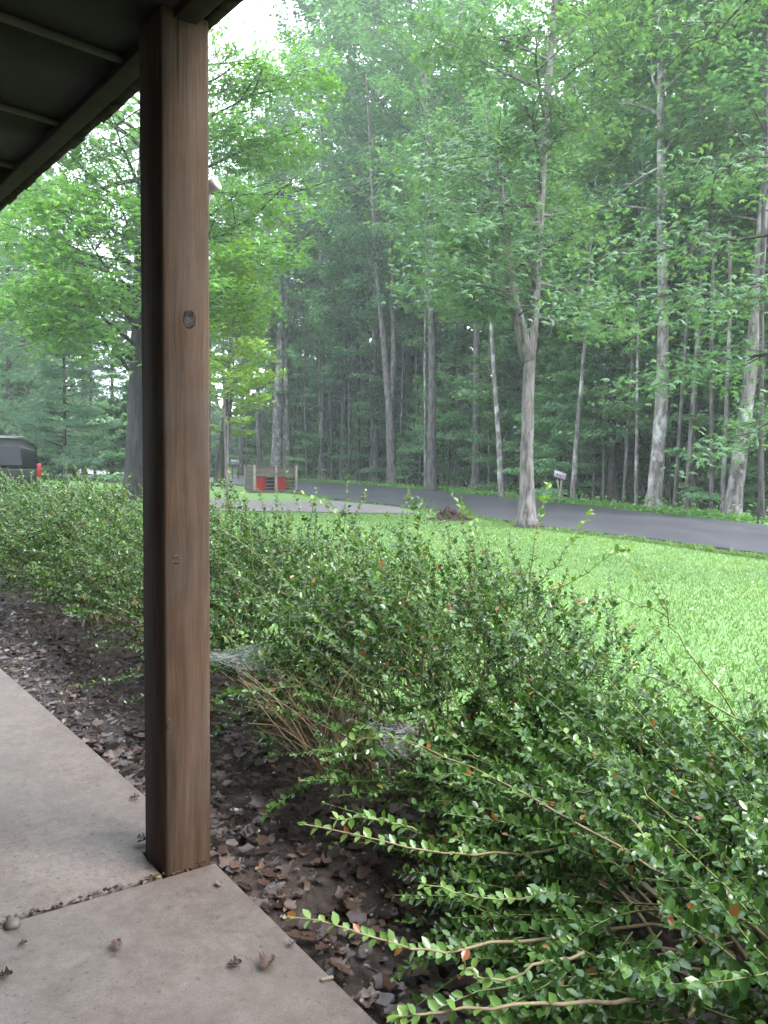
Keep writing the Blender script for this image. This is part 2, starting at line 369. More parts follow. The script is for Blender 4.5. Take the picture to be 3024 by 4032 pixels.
NEAR = [np.array([20, -12.]), np.array([12.5, 2.]), at(3024, 2196)[:2], at(2640, 2143)[:2], at(2187, 2090)[:2], at(1732, 2014)[:2], at(1347, 1975)[:2], at(1181, 1948)[:2], at(930, 1910)[:2], at(700, 1893)[:2], at(480, 1880)[:2], at(160, 1858)[:2], np.array([-70, 90.])]
FAR = [np.array([28, -8.]), np.array([17.5, 5.]), at(3024, 2078)[:2], at(2500, 2020)[:2], at(2050, 1972)[:2], at(1750, 1938)[:2], at(1400, 1911)[:2], at(1168, 1896)[:2], at(936, 1872)[:2], at(700, 1856)[:2], at(480, 1840)[:2], at(330, 1832)[:2], np.array([-85, 125.])]
def polyline(P, k):
    P = np.array(P); d = np.concatenate([[0], np.cumsum(np.linalg.norm(np.diff(P, axis=0), axis=1))])
    # smooth parameter by point index so that both edges march together
    t = np.linspace(0, len(P) - 1, k); i = np.arange(len(P))
    Q = np.c_[np.interp(t, i, P[:, 0]), np.interp(t, i, P[:, 1])]
    for _ in range(3): Q[1:-1] = (Q[:-2] + 2 * Q[1:-1] + Q[2:]) / 4
    return Q
def strip(name, A, B, mat, dz, m=6, lift=0):
    b = MB(); k = len(A); T = np.linspace(0, 1, m)
    P = A[:, None] * (1 - T)[None, :, None] + B[:, None] * T[None, :, None]
    Z = terrain(P[..., 0], P[..., 1]) + dz
    V = np.concatenate([P, Z[..., None]], -1).reshape(-1, 3)
    i = (np.arange(k - 1)[:, None] * m + np.arange(m - 1)[None]).ravel()
    b.add(V, np.c_[i, i + 1, i + m + 1, i + m]); o = b.build(name, mat, smooth=True); o['kind'] = 'structure'; return o
sheet('ground', gx, gy, M['ground'])
rn, rf = polyline(NEAR, 110), polyline(FAR, 110)
strip('road', rn, rf, M['asphalt'], .07)
# the raw edge of the asphalt, a rough dark lip
lip = MB(); rng = np.random.default_rng(3)
out_dir = rn - rf; out_dir /= np.linalg.norm(out_dir, axis=1)[:, None]
wv = (.20 + .10 * rng.random(len(rn)))[:, None]
A = rn + out_dir * wv
V = np.vstack([np.c_[rn - out_dir * .02, terrain(rn[:, 0], rn[:, 1]) + .066], np.c_[A, terrain(A[:, 0], A[:, 1]) - .01]]); k = len(rn); i = np.arange(k - 1)
lip.add(V, np.c_[i, i + k, i + k + 1, i + 1]); o = lip.build('road_edge', M['road_edge']); o['kind'] = 'structure'
# forest floor beyond the road
ff = rf + (rf - rn) / np.linalg.norm(rf - rn, axis=1)[:, None] * .1
strip('forest_floor', ff, ff + np.array([70, 60.]), M['forest_floor'], .012, 30)
# gravel drive
DN = [at(1640, 2024)[:2], at(1500, 2024)[:2], at(1300, 2021)[:2], at(1000, 2016)[:2], at(850, 2012)[:2], np.array([-9.5, 24.]), np.array([-14, 25.5]), np.array([-30, 28.])]
DF = [at(1570, 2000)[:2], at(1450, 1988)[:2], at(1330, 1975)[:2], at(1000, 1972)[:2], at(850, 1968)[:2], np.array([-12, 32.5]), np.array([-18, 37.]), np.array([-36, 40.])]
strip('gravel_drive', polyline(DN, 50), polyline(DF, 50), M['gravel'], .03)

# ------------------------------------------------------------------ planting bed beside the patio
U = np.array([-.629, .777]); Vn = np.array([.777, .629])          # along the porch, and out to the lawn
P0 = np.array([-.58, 2.608])                                       # outer corner of the front slab by the post
def porch(u, v, z=0.0): q = P0 + U * u + Vn * v; return np.array([q[0], q[1], z])
b = MB(); uu = np.linspace(-5, 14, 96); vv = np.linspace(-.3, 1.72, 16); rng = np.random.default_rng(5)
G = np.array([[porch(u, v)[:2] for v in vv] for u in uu])
zz = -.085 + .02 * np.sin(G[..., 0] * 5) * np.sin(G[..., 1] * 4.3) + .006 * rng.normal(size=G.shape[:2])
edge = np.clip((vv - 1.35) / .35, 0, 1); zz = zz * (1 - edge) + edge * -.155
i = (np.arange(95)[:, None] * 16 + np.arange(15)[None]).ravel()
b.add(np.concatenate([G, zz[..., None]], -1).reshape(-1, 3), np.c_[i, i + 16, i + 17, i + 1])
o = b.build('planting_bed', M['mulch'], smooth=True); o['kind'] = 'structure'

# ------------------------------------------------------------------ patio of two visible slabs
patio = empty('patio', (0, 0, 0)); patio['kind'] = 'structure'
pl, pf, pr_ = np.array([-.842, 2.672]), np.array([-.72, 2.514]), np.array([-.588, 2.601]); pb = pl + pr_ - pf
jd = np.array([-.834, -.552]); J0 = np.array([-.58, 2.608])
D2 = np.array([.603, -.798]); gap = np.array([-.5, .62]) * .016
inner = 2.3
s2 = MB(); s2.prism([J0 + D2 * .012, J0 + D2 * 6, J0 + D2 * 6 + jd * inner, J0 + jd * inner + D2 * .012][::-1], -.13, 0)
s2.build('concrete_slab', M['concrete'], patio, bevel=.008)
e1 = np.array([-.973, 3.123]); far1 = np.array([-2.564, 5.082]); d1 = (far1 - e1) / np.linalg.norm(far1 - e1)
ob = e1 - d1 * .40
s1 = MB(); nl = pl + (pl - pr_) / np.linalg.norm(pl - pr_) * .012; nf = pf + (pl - pr_) / np.linalg.norm(pl - pr_) * .012 - (pf - pl) * .02
s1.prism([nf, nl, nl + (pr_ - pf) * .9, far1 - d1 * 2.62, far1 + d1 * 1.6, far1 + d1 * 1.6 + jd * inner, J0 + jd * inner + gap, J0 + jd * .20 + gap], -.13, -.004)
s1.build('concrete_slab', M['concrete'], patio, bevel=.008)
s3 = MB(); q = far1 + d1 * 1.62; s3.prism([q, q + d1 * 4, q + d1 * 4 + jd * inner, q + jd * inner], -.13, -.002); s3.build('concrete_slab', M['concrete'], patio, bevel=.008)
jb = MB(); rng = np.random.default_rng(11); m = 260; t = rng.random(m) * 1.6; P = np.c_[J0 + jd * t[:, None] + gap * (.1 + .9 * rng.random((m, 1))), np.full(m, .0)]
jb.leaves(KITE, P, rng.normal(size=(m, 3)) * [1, 1, .2], rng.normal(size=(m, 3)) * .4 + [0, 0, 1], .008 + .018 * rng.random(m), rng.random(m))
o = jb.build('joint_debris', M['litter']); tag(o, 'line of leaf crumbs packed in the joint between two patio slabs', 'debris', kind='stuff')

# ------------------------------------------------------------------ porch post with knots, floodlight on it
ex = (pr_ - pf) / np.linalg.norm(pr_ - pf); wx = np.linalg.norm(pr_ - pf); ey = pl - pf
post = empty('porch_post', (pf[0], pf[1], 0), math.atan2(ex[1], ex[0]), 'square brown stained timber post at the patio edge with a dark round knot', 'post')
Ri = rz(-math.atan2(ex[1], ex[0])); eyl = (Ri @ np.array([ey[0], ey[1], 0]))[:2]
pm = MB(); nz = 30; zs = np.linspace(-.12, 2.86, nz); rng = np.random.default_rng(8)
base = np.array([[0, 0], [wx, 0], [wx + eyl[0], eyl[1]], [eyl[0], eyl[1]]])
ch = .008; poly = []
for a in range(4):
    p, q0, q1 = base[a], base[a - 1], base[(a + 1) % 4]
    poly += [p + (q0 - p) / np.linalg.norm(q0 - p) * ch, p + (q1 - p) / np.linalg.norm(q1 - p) * ch]
poly = np.array(poly); n8 = len(poly)
Vp = np.concatenate([np.c_[poly + rng.normal(size=(n8, 2)) * .0003, np.full(n8, z)] for z in zs])
i = np.arange(nz - 1)[:, None] * n8; a = np.arange(n8)[None]; c = (a + 1) % n8
pm.add(Vp, np.stack([i + a, i + c, i + c + n8, i + a + n8], -1).reshape(-1, 4)); pm.ng.append(list(range(n8))[::-1]); pm.ng.append([(nz - 1) * n8 + q for q in range(n8)])
pm.build('timber', M['post'], post)
for (kx, kz), (ka, kb) in zip(KNOTS, ((.024, .033), (.015, .018), (.009, .02))):
    km = MB(); rng = np.random.default_rng(int(kz * 100)); th = np.arange(18) * 2 * math.pi / 18
    for r0, yy in ((1, .0006), (.9, -.0012), (.6, -.0008)):
        jit = 1 + .06 * rng.normal(size=18); km.add(np.c_[kx + ka * r0 * np.cos(th) * jit, np.full(18, yy), kz + kb * r0 * np.sin(th) * jit], np.zeros((0, 4), int))
    i = np.arange(18); j = (i + 1) % 18
    km.f4.append(np.c_[i, j, j + 18, i + 18]); km.f4.append(np.c_[i + 18, j + 18, j + 36, i + 36]); km.ng.append([36 + q for q in range(18)])
    km.build('knot', M['knot'] if kz > 1.5 else M['knot_soft'], post)

fl = empty('floodlight', deep(833, 735, 2.76), 0, 'small white flood lamp fixed behind the right edge of the porch post', 'lamp')
fm = MB(); th = np.arange(20) * 2 * math.pi / 20; prof = [(.0, -.045), (.022, -.04), (.034, -.015), (.042, .02), (.045, .04), (.038, .042), (0, .03)]
Rt = np.array(Matrix.Rotation(math.radians(62), 3, 'Y') @ Matrix.Rotation(math.radians(20), 3, 'X'))
prof = [(a_ * .55, b_ * .62) for a_, b_ in prof]
Vf = np.concatenate([np.c_[np.cos(th) * max(r, .001), np.sin(th) * max(r, .001), np.full(20, z)] for r, z in prof]) @ Rt.T
i = np.arange(len(prof) - 1)[:, None] * 20; a = np.arange(20)[None]; c = (a + 1) % 20
fm.add(Vf, np.stack([i + a, i + c, i + c + 20, i + a + 20], -1).reshape(-1, 4)); fm.build('lamp_head', M['white_paint'], fl, smooth=True)
am = MB(); am.tube([(-.04, 0, -.03), (-.02, .01, -.05), (0, 0, -.03)], .009, 8); am.build('bracket', M['white_paint'], fl)

# ------------------------------------------------------------------ porch roof and the house wall behind the viewer
roof = empty('porch_roof', (0, 0, 0), 0, 'dark porch roof underside with battens and trim overhead at upper left', 'roof')
RZ = 2.82; Rd = np.array([.652, -.758]); Rn = np.array([.758, .652]); E0 = np.array([-.933, 2.993]) + Rn * .02   # outer edge line
def rp(u, v): return E0 - Rd * u + Rn * v
def quad_prism(b, u0, u1, v0, v1, z0, z1): b.prism([rp(u0, v0), rp(u0, v1), rp(u1, v1), rp(u1, v0)], z0, z1)
# seams seen in the photograph meet the trim at these places
seams = []
for (x0, y0, x1, y1) in ((0, 137, 520, 255), (0, 428, 255, 496), (0, 647, 55, 660)):
    d = ray(x1, y1); t = (RZ - CAMH) / d[2]; p = d[:2] * t - E0[:2]; seams.append(-(p @ Rd))
st = np.mean(np.diff(seams)) if len(seams) > 1 else .61
cuts = [seams[0] - k * st for k in range(12, 3, -1)] + [seams[0] - 3 * st, seams[0] - 2 * st, seams[0] - st] + seams + [seams[-1] + st * k for k in range(1, 7)]
sk = math.radians(0)
for a_, b_ in zip(cuts[:-1], cuts[1:]):
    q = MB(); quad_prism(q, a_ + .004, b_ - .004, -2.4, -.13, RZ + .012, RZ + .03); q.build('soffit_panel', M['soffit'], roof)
for c_ in cuts[1:-1]:
    q = MB(); quad_prism(q, c_ - .016, c_ + .016, -2.4, -.131, RZ - .004, RZ + .0115); q.build('batten', M['batten'], roof)
q = MB(); quad_prism(q, cuts[0], cuts[-1], -.13, -.055, RZ - .02, RZ + .05); q.build('trim_board', M['trim'], roof, bevel=.004)
q = MB(); quad_prism(q, cuts[0], cuts[-1], -.054, -.035, RZ + .015, RZ + .06); q.build('gap_strip', M['dark_wood'], roof)
sh = MB(); rng = np.random.default_rng(21); u = cuts[0]
while u < cuts[-1]:
    w = .14 + .1 * rng.random(); q = MB(); v1 = .0035 * rng.normal()
    quad_prism(q, u, u + w - .004, -.034, .012 + v1, RZ + .002 + .006 * rng.random(), RZ + .028 + .01 * rng.random()); u += w
    q.build('shingle', M['shingle'], roof)
q = MB(); q.prism([rp(cuts[0], -2.6), rp(cuts[0], -.03), rp(cuts[-1], -.03), rp(cuts[-1], -2.6)], [RZ + .9, RZ + .065, RZ + .065, RZ + .9], [RZ + 1.0, RZ + .1, RZ + .1, RZ + 1.0]); q.build('roof_deck', M['shingle'], roof)
wl = empty('house_wall', (0, 0, 0)); wl['kind'] = 'structure'
hw = MB(); c0 = porch(-8, -2.45); c1 = porch(9, -2.45); n2 = -Vn * .15
hw.prism([c0[:2], c1[:2], c1[:2] + n2, c0[:2] + n2], -.2, 3.7); hw.build('wall', M['siding'], wl)
for kz in range(14):
    s_ = MB(); a0 = c0[:2] + Vn * .022; a1 = c1[:2] + Vn * .022; z = -.1 + kz * .2
    s_.prism([a0, a1, a1 - Vn * .02, a0 - Vn * .02], z, z + .195); s_.build('siding_board', M['siding'], wl)

# ------------------------------------------------------------------ trees
def unit(v): return v / (np.linalg.norm(v) + 1e-9)

def make_tree(path, rad, rng, z0=.35, nlimb=26, lmax=4.0, nsec=5, nleaf=80, lsize=.16, tpl=KITE, elev=(12, 60), flat=.12, trunk_k=9, droop=.0, azs=None, up=.25, profile=None, spread=.24, flare=1.5, extra=None, rbias=0.0):
    """trunk mesh (with limbs) and crown mesh, from a trunk path in local coordinates"""
    path = np.asarray(path, float); n = 22
    s = np.linspace(0, 1, n); seg = np.concatenate([[0], np.cumsum(np.linalg.norm(np.diff(path, axis=0), axis=1))]); seg /= seg[-1]
    P = np.c_[[np.interp(s, seg, path[:, k]) for k in range(3)]].T
    for _ in range(2): P[1:-1] = (P[:-2] + 2 * P[1:-1] + P[2:]) / 4
    R = np.interp(s, seg, rad) if np.ndim(rad) else rad * (1 - .85 * s)
    R = R * (1 + (flare - 1) * np.exp(-s * 45))
    # denser rings near the foot
    s2 = np.concatenate([np.linspace(0, s[1], 5)[:-1], s[1:]]); P2 = np.c_[[np.interp(s2, s, P[:, k]) for k in range(3)]].T
    R2 = np.interp(s2, s, R); R2[:4] = R[1] * (1 + (flare - 1) * np.exp(-np.linspace(0, 1, 5)[:4] * 3))
    T = MB(); T.tube(P2, R2, trunk_k, wob=.04, rng=rng); L = MB()
    LP, LA, LN = [], [], []
    def foliate(p0, d, ln, cnt, base_r):
        sid = unit(np.cross(d, [0, 0, 1.])); tt = rng.random(cnt) ** .8
        pos = p0 + d[None] * (tt * ln)[:, None] + sid[None] * (rng.normal(size=cnt) * spread * ln * (.5 + .5 * tt))[:, None]
        pos[:, 2] += rng.normal(size=cnt) * flat * max(ln, .6) - droop * (tt ** 2) * ln
        ax = d[None] * .8 + sid[None] * rng.normal(size=cnt)[:, None] * .9 + np.c_[np.zeros((cnt, 2)), -.35 - .3 * rng.random(cnt)]
        nr = np.c_[rng.normal(size=(cnt, 2)) * .42, np.ones(cnt)]
        LP.append(pos); LA.append(ax); LN.append(nr)
    H = P[-1][2] - P[0][2]
    for i in range(nlimb):
        h = z0 + (1 - z0) * (i + rng.random()) / nlimb; h = min(h, .985)
        p0 = np.array([np.interp(h, s, P[:, k]) for k in range(3)]); r0 = np.interp(h, s, R)
        q = (h - z0) / (1 - z0); pr = profile(q) if profile else (.55 + .75 * q - 1.0 * q ** 3)
        ln = lmax * max(pr, .2) * (.75 + .5 * rng.random())
        az = (i * 2.399 + rng.normal() * .4) if azs is None else azs[0] + (rng.random() - .5) * azs[1]
        el = math.radians(elev[0] + (elev[1] - elev[0]) * q ** 1.5 + rng.normal() * 7)
        d = np.array([math.cos(az) * math.cos(el), math.sin(az) * math.cos(el), math.sin(el)])
        pts = [p0]; dd = d.copy()
        for k in range(5):
            dd = unit(dd + rng.normal(size=3) * .12 + np.array([0, 0, up * .12 - droop * .1])); pts.append(pts[-1] + dd * ln / 5)
        pts = np.array(pts); lr = min(r0 * .5, .012 + ln * .014)
        T.tube(pts, np.linspace(lr, .008, 6), 5, cap=False)
        for j in range(nsec):
            t = .25 + .75 * (j + rng.random()) / nsec; x = np.array([np.interp(t * 5, np.arange(6), pts[:, k]) for k in range(3)])
            ang = (1 if j % 2 else -1) * math.radians(35 + 30 * rng.random()) * (1 - .6 * (t > .93))
            bd = unit(pts[min(int(t * 5) + 1, 5)] - pts[min(int(t * 5), 4)]); c, sn = math.cos(ang), math.sin(ang)
            sd = unit(np.array([bd[0] * c - bd[1] * sn, bd[0] * sn + bd[1] * c, bd[2] * .5 + .05])); sl = ln * (.28 + .2 * rng.random())
            T.tube([x, x + sd * sl * .5 + [0, 0, .03 * sl], x + sd * sl], [lr * .4, lr * .25, .004], 3, cap=False)
            foliate(x, sd, sl * 1.15, nleaf, lr)
    if extra: extra(T, foliate, rng)
    LP, LA, LN = np.vstack(LP), np.vstack(LA), np.vstack(LN); m = len(LP)
    L.leaves(tpl, LP, LA, LN, lsize * (.65 + .6 * rng.random(m)), np.clip(rng.random(m) * .8 + rbias + .2 * rng.random(), 0, 1))
    return T, L

def place_tree(name, base, T, L, bark, leaf, label, cat='tree', group=None, trunk_name='trunk'):
    r = empty(name, base, 0, label, cat, group)
    T.build(trunk_name, bark, r, smooth=True); L.build('crown', leaf, r)
    return r

def local_path(base, pts):
    """trunk path through measured sight points at the tree's own distance"""
    base = np.asarray(base); return [np.zeros(3)] + [deep(x, y, base[1] + dy) - base for x, y, dy in pts]

def ext(path, H):
    p = np.array(path); d = unit(p[-1] - p[-2]); d = unit(d + [0, 0, .8]); k = max(.5, (H - p[-1][2]) / d[2]); return list(p) + [p[-1] + d * k]

# trees that can be picked out one by one
def named(name, bx, by, wpx, pts, H, label, bark='bark', leaf='leaf_forest', seed=1, base=None, taper=.86, **kw):
    b = at(bx, by) if base is None else np.asarray(base, float)
    r = wpx / FOC * b[1] / 2
    path = ext(local_path(b, pts), H); m = len(path)
    hs = np.array([q[2] for q in path]) / path[-1][2]
    rng = np.random.default_rng(seed)
    T, L = make_tree(path, r * (1 - taper * np.clip(hs, 0, 1) ** .9), rng, **kw)
    return place_tree(name, b, T, L, M[bark], M[leaf], label)

# 1. the maple on the lawn edge in front of the road, forking in two
def fork(T, fol, rng):
    b = at(2075, 2078); f0 = deep(2083, 1420, b[1]) - b
    pts = np.array([f0, deep(2040, 1260, b[1]) - b, deep(2008, 1080, b[1] + .3) - b, deep(1985, 850, b[1] + .8) - b, deep(1950, 560, b[1] + 1.2) - b])
    T.tube(pts, [.19, .16, .14, .1, .03], 8)
    for k in range(26):
        t = rng.random() * 3 + 1; x = np.array([np.interp(t, np.arange(5), pts[:, q]) for q in range(3)])
        a = math.pi * (.6 + 1.0 * rng.random()); d = unit(np.array([math.cos(a), math.sin(a) * .8, .15 * rng.normal()])); ln = 1.4 + 1.6 * rng.random()
        T.tube([x, x + d * ln * .5 + [0, 0, .08], x + d * ln], [.03, .018, .004], 4, cap=False); fol(x + d * ln * .25, d, ln, 150, .02)
named('maple_tree', 2075, 2078, 60, [(2072, 1850, 0), (2083, 1420, 0), (2112, 1150, 0), (2130, 700, 0), (2160, 350, 0), (2185, 0, 0)], 17, 'tall maple with a forked grey trunk on the lawn edge before the road', 'bark', 'leaf_maple', 41, z0=.29, nlimb=40, lmax=3.3, nsec=6, nleaf=58, lsize=.17, tpl=STAR3, elev=(0, 50), flare=1.8, extra=fork, droop=.12)
# 2. trees in the front row beyond the road
named('forest_tree', 2880, 2050, 62, [(2893, 1900, 0), (2925, 1740, 0), (2962, 1420, 0), (2992, 1050, 0), (3010, 700, 0)], 21, 'curved pale trunked tree rising from the verge near the right end of the road', 'bark_pale', 'leaf_forest', 42, z0=.36, nlimb=26, lmax=4, nsec=5, nleaf=80, lsize=.16)
named('forest_tree', 2572, 2018, 58, [(2590, 1800, 0), (2608, 1560, 0), (2617, 1400, 0), (2605, 1050, 0)], 22, 'knobbly pale trunk with blotched bark rising right of the leaning mailbox', 'bark_pale', 'leaf_forest', 43, z0=.33, nlimb=26, lmax=4, nsec=5, nleaf=80, lsize=.16)
named('forest_tree', 2255, 1982, 24, [(2268, 1750, 0), (2285, 1560, 0), (2302, 1380, 0)], 15, 'thin smooth pale trunk standing straight beside the leaning mailbox', 'bark_pale', 'leaf_under', 44, z0=.4, nlimb=20, lmax=2.6, nsec=5, nleaf=60, lsize=.15, flare=1.15)
named('forest_tree', 1974, 1962, 24, [(1968, 1800, 0), (1955, 1600, 0), (1942, 1430, 0), (1930, 1200, 0)], 17, 'thin pale trunk leaning left just behind the forked maple', 'bark_pale', 'leaf_under', 45, z0=.45, nlimb=18, lmax=2.8, nsec=5, nleaf=60, lsize=.15, flare=1.2)
named('forest_tree', 1699, 1936, 40, [(1700, 1700, 0), (1704, 1400, 0), (1690, 1080, 0)], 24, 'straight grey trunk on the verge above the rotten stump', 'bark', 'leaf_forest', 46, z0=.38, nlimb=26, lmax=4, nsec=5, nleaf=80, lsize=.17)
def twin7(T, fol, rng):
    b = at(1545, 1915); p = np.array([deep(1540, 1620, b[1]) - b, deep(1550, 1400, b[1]) - b, deep(1545, 1100, b[1]) - b, deep(1530, 800, b[1]) - b]); T.tube(p, [.2, .18, .14, .05], 7)
    for k in range(14):
        t = 1.5 + 1.5 * rng.random(); x = np.array([np.interp(t, np.arange(4), p[:, q]) for q in range(3)]); a = rng.random() * 6.28; d = np.array([math.cos(a), math.sin(a), .3]); fol(x, unit(d), 2.5, 110, .02)
named('forest_tree', 1545, 1915, 36, [(1535, 1640, 0), (1515, 1380, 0), (1482, 1060, 0)], 26, 'grey tree splitting into two stems midway between shed and stump', 'bark', 'leaf_forest', 47, z0=.4, nlimb=26, lmax=4.2, nsec=5, nleaf=80, lsize=.18, extra=twin7)
named('forest_tree', 1085, 1860, 44, [(1095, 1600, 0), (1105, 1300, 0), (1104, 1050, 0)], 27, 'thick grey trunk directly behind the wooden bin shed, left of the pair', 'bark_pale', 'leaf_forest', 48, base=at(1085, 1887), z0=.42, nlimb=26, lmax=4.5, nsec=5, nleaf=80, lsize=.19)
named('forest_tree', 1127, 1860, 32, [(1126, 1600, 0), (1124, 1300, 0), (1134, 1050, 0)], 26, 'slimmer grey trunk directly behind the bin shed, right of the pair', 'bark_pale', 'leaf_forest', 49, base=at(1127, 1888), z0=.42, nlimb=22, lmax=4.2, nsec=5, nleaf=80, lsize=.19)
named('forest_tree', 1442, 1902, 22, [(1444, 1600, 0), (1448, 1300, 0), (1452, 1050, 0)], 23, 'dark mottled straight trunk left of the two stemmed tree', 'bark_dark', 'leaf_forest', 50, z0=.45, nlimb=22, lmax=3.6, nsec=5, nleaf=80, lsize=.18)
named('forest_tree', 2412, 1985, 36, [(2410, 1750, 0), (2408, 1480, 0), (2400, 1100, 0)], 24, 'dark straight trunk standing back between the mailbox and the blotched tree', 'bark_dark', 'leaf_forest', 51, base=at(2412, 1978), z0=.4, nlimb=22, lmax=4, nsec=5, nleaf=80, lsize=.17)
named('forest_tree', 2998, 2068, 24, [(2995, 1800, 0), (2998, 1500, 0), (3000, 1100, 0)], 20, 'dark slim lichen spotted trunk at the right edge of the photo', 'bark_dark', 'leaf_forest', 52, z0=.4, nlimb=22, lmax=3.4, nsec=5, nleaf=80, lsize=.16)
named('dead_snag', 2730, 2010, 38, [(2725, 1800, 0), (2735, 1600, 0), (2752, 1450, 0)], 6.2, 'broken dead snag with split top left of the curved pale tree', 'bark', 'leaf_under', 53, z0=.6, nlimb=4, lmax=.7, nsec=2, nleaf=12, lsize=.14)
named('dark_tree', 862, 1915, 44, [(872, 1840, 0), (888, 1700, 0), (905, 1500, 0)], 17, 'dark leaning trunk just right of the porch post by the road', 'bark_dark', 'leaf_forest', 54, z0=.35, nlimb=22, lmax=3.4, nsec=5, nleaf=70, lsize=.16)
named('young_tree', 893, 1920, 17, [(892, 1800, 0), (884, 1640, 0), (880, 1450, 0)], 13, 'thin mossy stem beside the dark leaning trunk', 'bark', 'leaf_bright', 55, base=at(893, 1918), z0=.2, nlimb=26, lmax=2.2, nsec=5, nleaf=55, lsize=.17, tpl=STAR, flare=1.2)
# 3. big shade maple mostly hidden by the post
def shade_boughs(T, fol, rng):
    for (x0, y0, dpt, z_at) in ((40, 1190, 23.5, 5.6), (150, 1120, 23, 6.2), (260, 1240, 24, 5.0), (330, 1080, 23, 6.6), (110, 720, 24, 9.5), (330, 560, 24, 11), (420, 760, 23, 9), (1060, 980, 24, 7.0), (1000, 760, 24, 9.0), (1180, 520, 25, 11), (960, 480, 24, 12), (930, 1130, 23, 6), (1300, 260, 25, 13.5), (1000, 250, 24, 14), (260, 830, 23, 8.4), (60, 900, 24, 7.6)):
        tip = deep(x0, y0, dpt) - BB; st = np.array([.1, 0, z_at - .8]); midp = (st + tip) / 2 + [0, 0, .5]; t = np.linspace(0, 1, 8)[:, None]
        pts = st * (1 - t) ** 2 + 2 * midp * t * (1 - t) + tip * t * t; pts[1:-1] += rng.normal(size=(6, 3)) * .12; T.tube(pts, np.linspace(.085, .01, 8), 5, cap=False)
        for k in range(13):
            u = .4 + .6 * (k + rng.random()) / 13; x = np.array([np.interp(u * 7, np.arange(8), pts[:, q]) for q in range(3)]); d = unit(tip - st); a = (1 if k % 2 else -1) * math.radians(35 + 35 * rng.random()); c, s_ = math.cos(a), math.sin(a)
            d = unit(np.array([d[0] * c - d[1] * s_, d[0] * s_ + d[1] * c, .06 * rng.normal()])); ln = 1.0 + .9 * rng.random(); T.tube([x, x + d * ln * .5, x + d * ln + [0, 0, -.1]], [.016, .01, .004], 3, cap=False); fol(x, d, ln, 80, .01)
BB = deep(545, 1800, 27.0); BB[2] = float(terrain(BB[0], BB[1]))
named('shade_maple', 0, 0, 112, [(548, 1850, 0), (560, 1400, 0), (576, 800, 0), (590, 300, 0)], 19, 'huge shade maple whose furrowed grey trunk is half hidden by the porch post', 'bark_big', 'leaf_lime', 56, base=BB, taper=.62, z0=.3, nlimb=44, lmax=5.6, nsec=7, nleaf=75, lsize=.19, tpl=STAR3, elev=(2, 45), droop=.15, flare=1.5, trunk_k=14, extra=shade_boughs, profile=lambda q: .8 + .3 * q - .75 * q ** 3)
# 4. bright young maple behind the post on the right
yb = at(890, 1930); yb = deep(895, 1800, 24.0); yb[2] = float(terrain(yb[0], yb[1]))
named('young_maple', 0, 0, 12, [(900, 1600, 0), (915, 1400, 0), (920, 1200, 0)], 7.5, 'young yellow green maple glowing just right of the porch post', 'bark', 'leaf_bright', 57, base=yb, z0=.42, nlimb=28, lmax=1.35, nsec=5, nleaf=42, lsize=.15, tpl=STAR3, elev=(8, 65), flat=.2, spread=.34, profile=lambda q: .75 + .6 * q - .9 * q * q, flare=1.1)
# 5. maple out of frame to the right, whose branches hang into the picture
def reach(T, fol, rng):
    b = np.array([6.6, 10.2, -.15])
    for (x0, y0, dpt, z_at, n_) in ((2500, 1000, 12.0, 4.5, 6), (2350, 1230, 12.5, 4.0, 6), (2620, 1500, 11.5, 3.2, 6), (2760, 700, 12, 5.5, 6), (2850, 1250, 11, 4.2, 5), (2700, 180, 12, 8, 6), (1960, -40, 10.5, 8.0, 5), (2900, 1750, 11, 2.6, 4)):
        tip = deep(x0, y0, dpt) - b; st = np.array([0, 0, z_at]); midp = (st + tip) / 2 + [0, 0, .35]
        t = np.linspace(0, 1, 8)[:, None]; pts = st * (1 - t) ** 2 + 2 * midp * t * (1 - t) + tip * t * t
        pts[1:-1] += rng.normal(size=(6, 3)) * .06
        T.tube(pts, np.linspace(.045, .006, 8), 5, cap=False)
        for k in range(n_ * 2):
            u = .45 + .55 * (k + rng.random()) / (n_ * 2); x = np.array([np.interp(u * 7, np.arange(8), pts[:, q]) for q in range(3)])
            d = unit(tip - st); a = (1 if k % 2 else -1) * math.radians(30 + 35 * rng.random()); c, s_ = math.cos(a), math.sin(a)
            d = unit(np.array([d[0] * c - d[1] * s_, d[0] * s_ + d[1] * c, -.05 + .08 * rng.normal()])); ln = .7 + .6 * rng.random()
            T.tube([x, x + d * ln * .5, x + d * ln + [0, 0, -.08]], [.012, .008, .003], 3, cap=False); fol(x, d, ln * 1.1, 46, .01)
RB = np.array([6.6, 10.2, -.15])
T, L = make_tree([(0, 0, 0), (0, 0, 5), (.2, .1, 10), (.2, .1, 12)], [.26, .2, .1, .03], np.random.default_rng(58), z0=.45, nlimb=14, lmax=2.2, nsec=4, nleaf=36, lsize=.105, tpl=STAR3, extra=reach, droop=.1, rbias=0)
place_tree('maple_tree', RB, T, L, M['bark_dark'], M['leaf_maple'], 'maple standing out of frame whose leafy boughs hang in from the right')

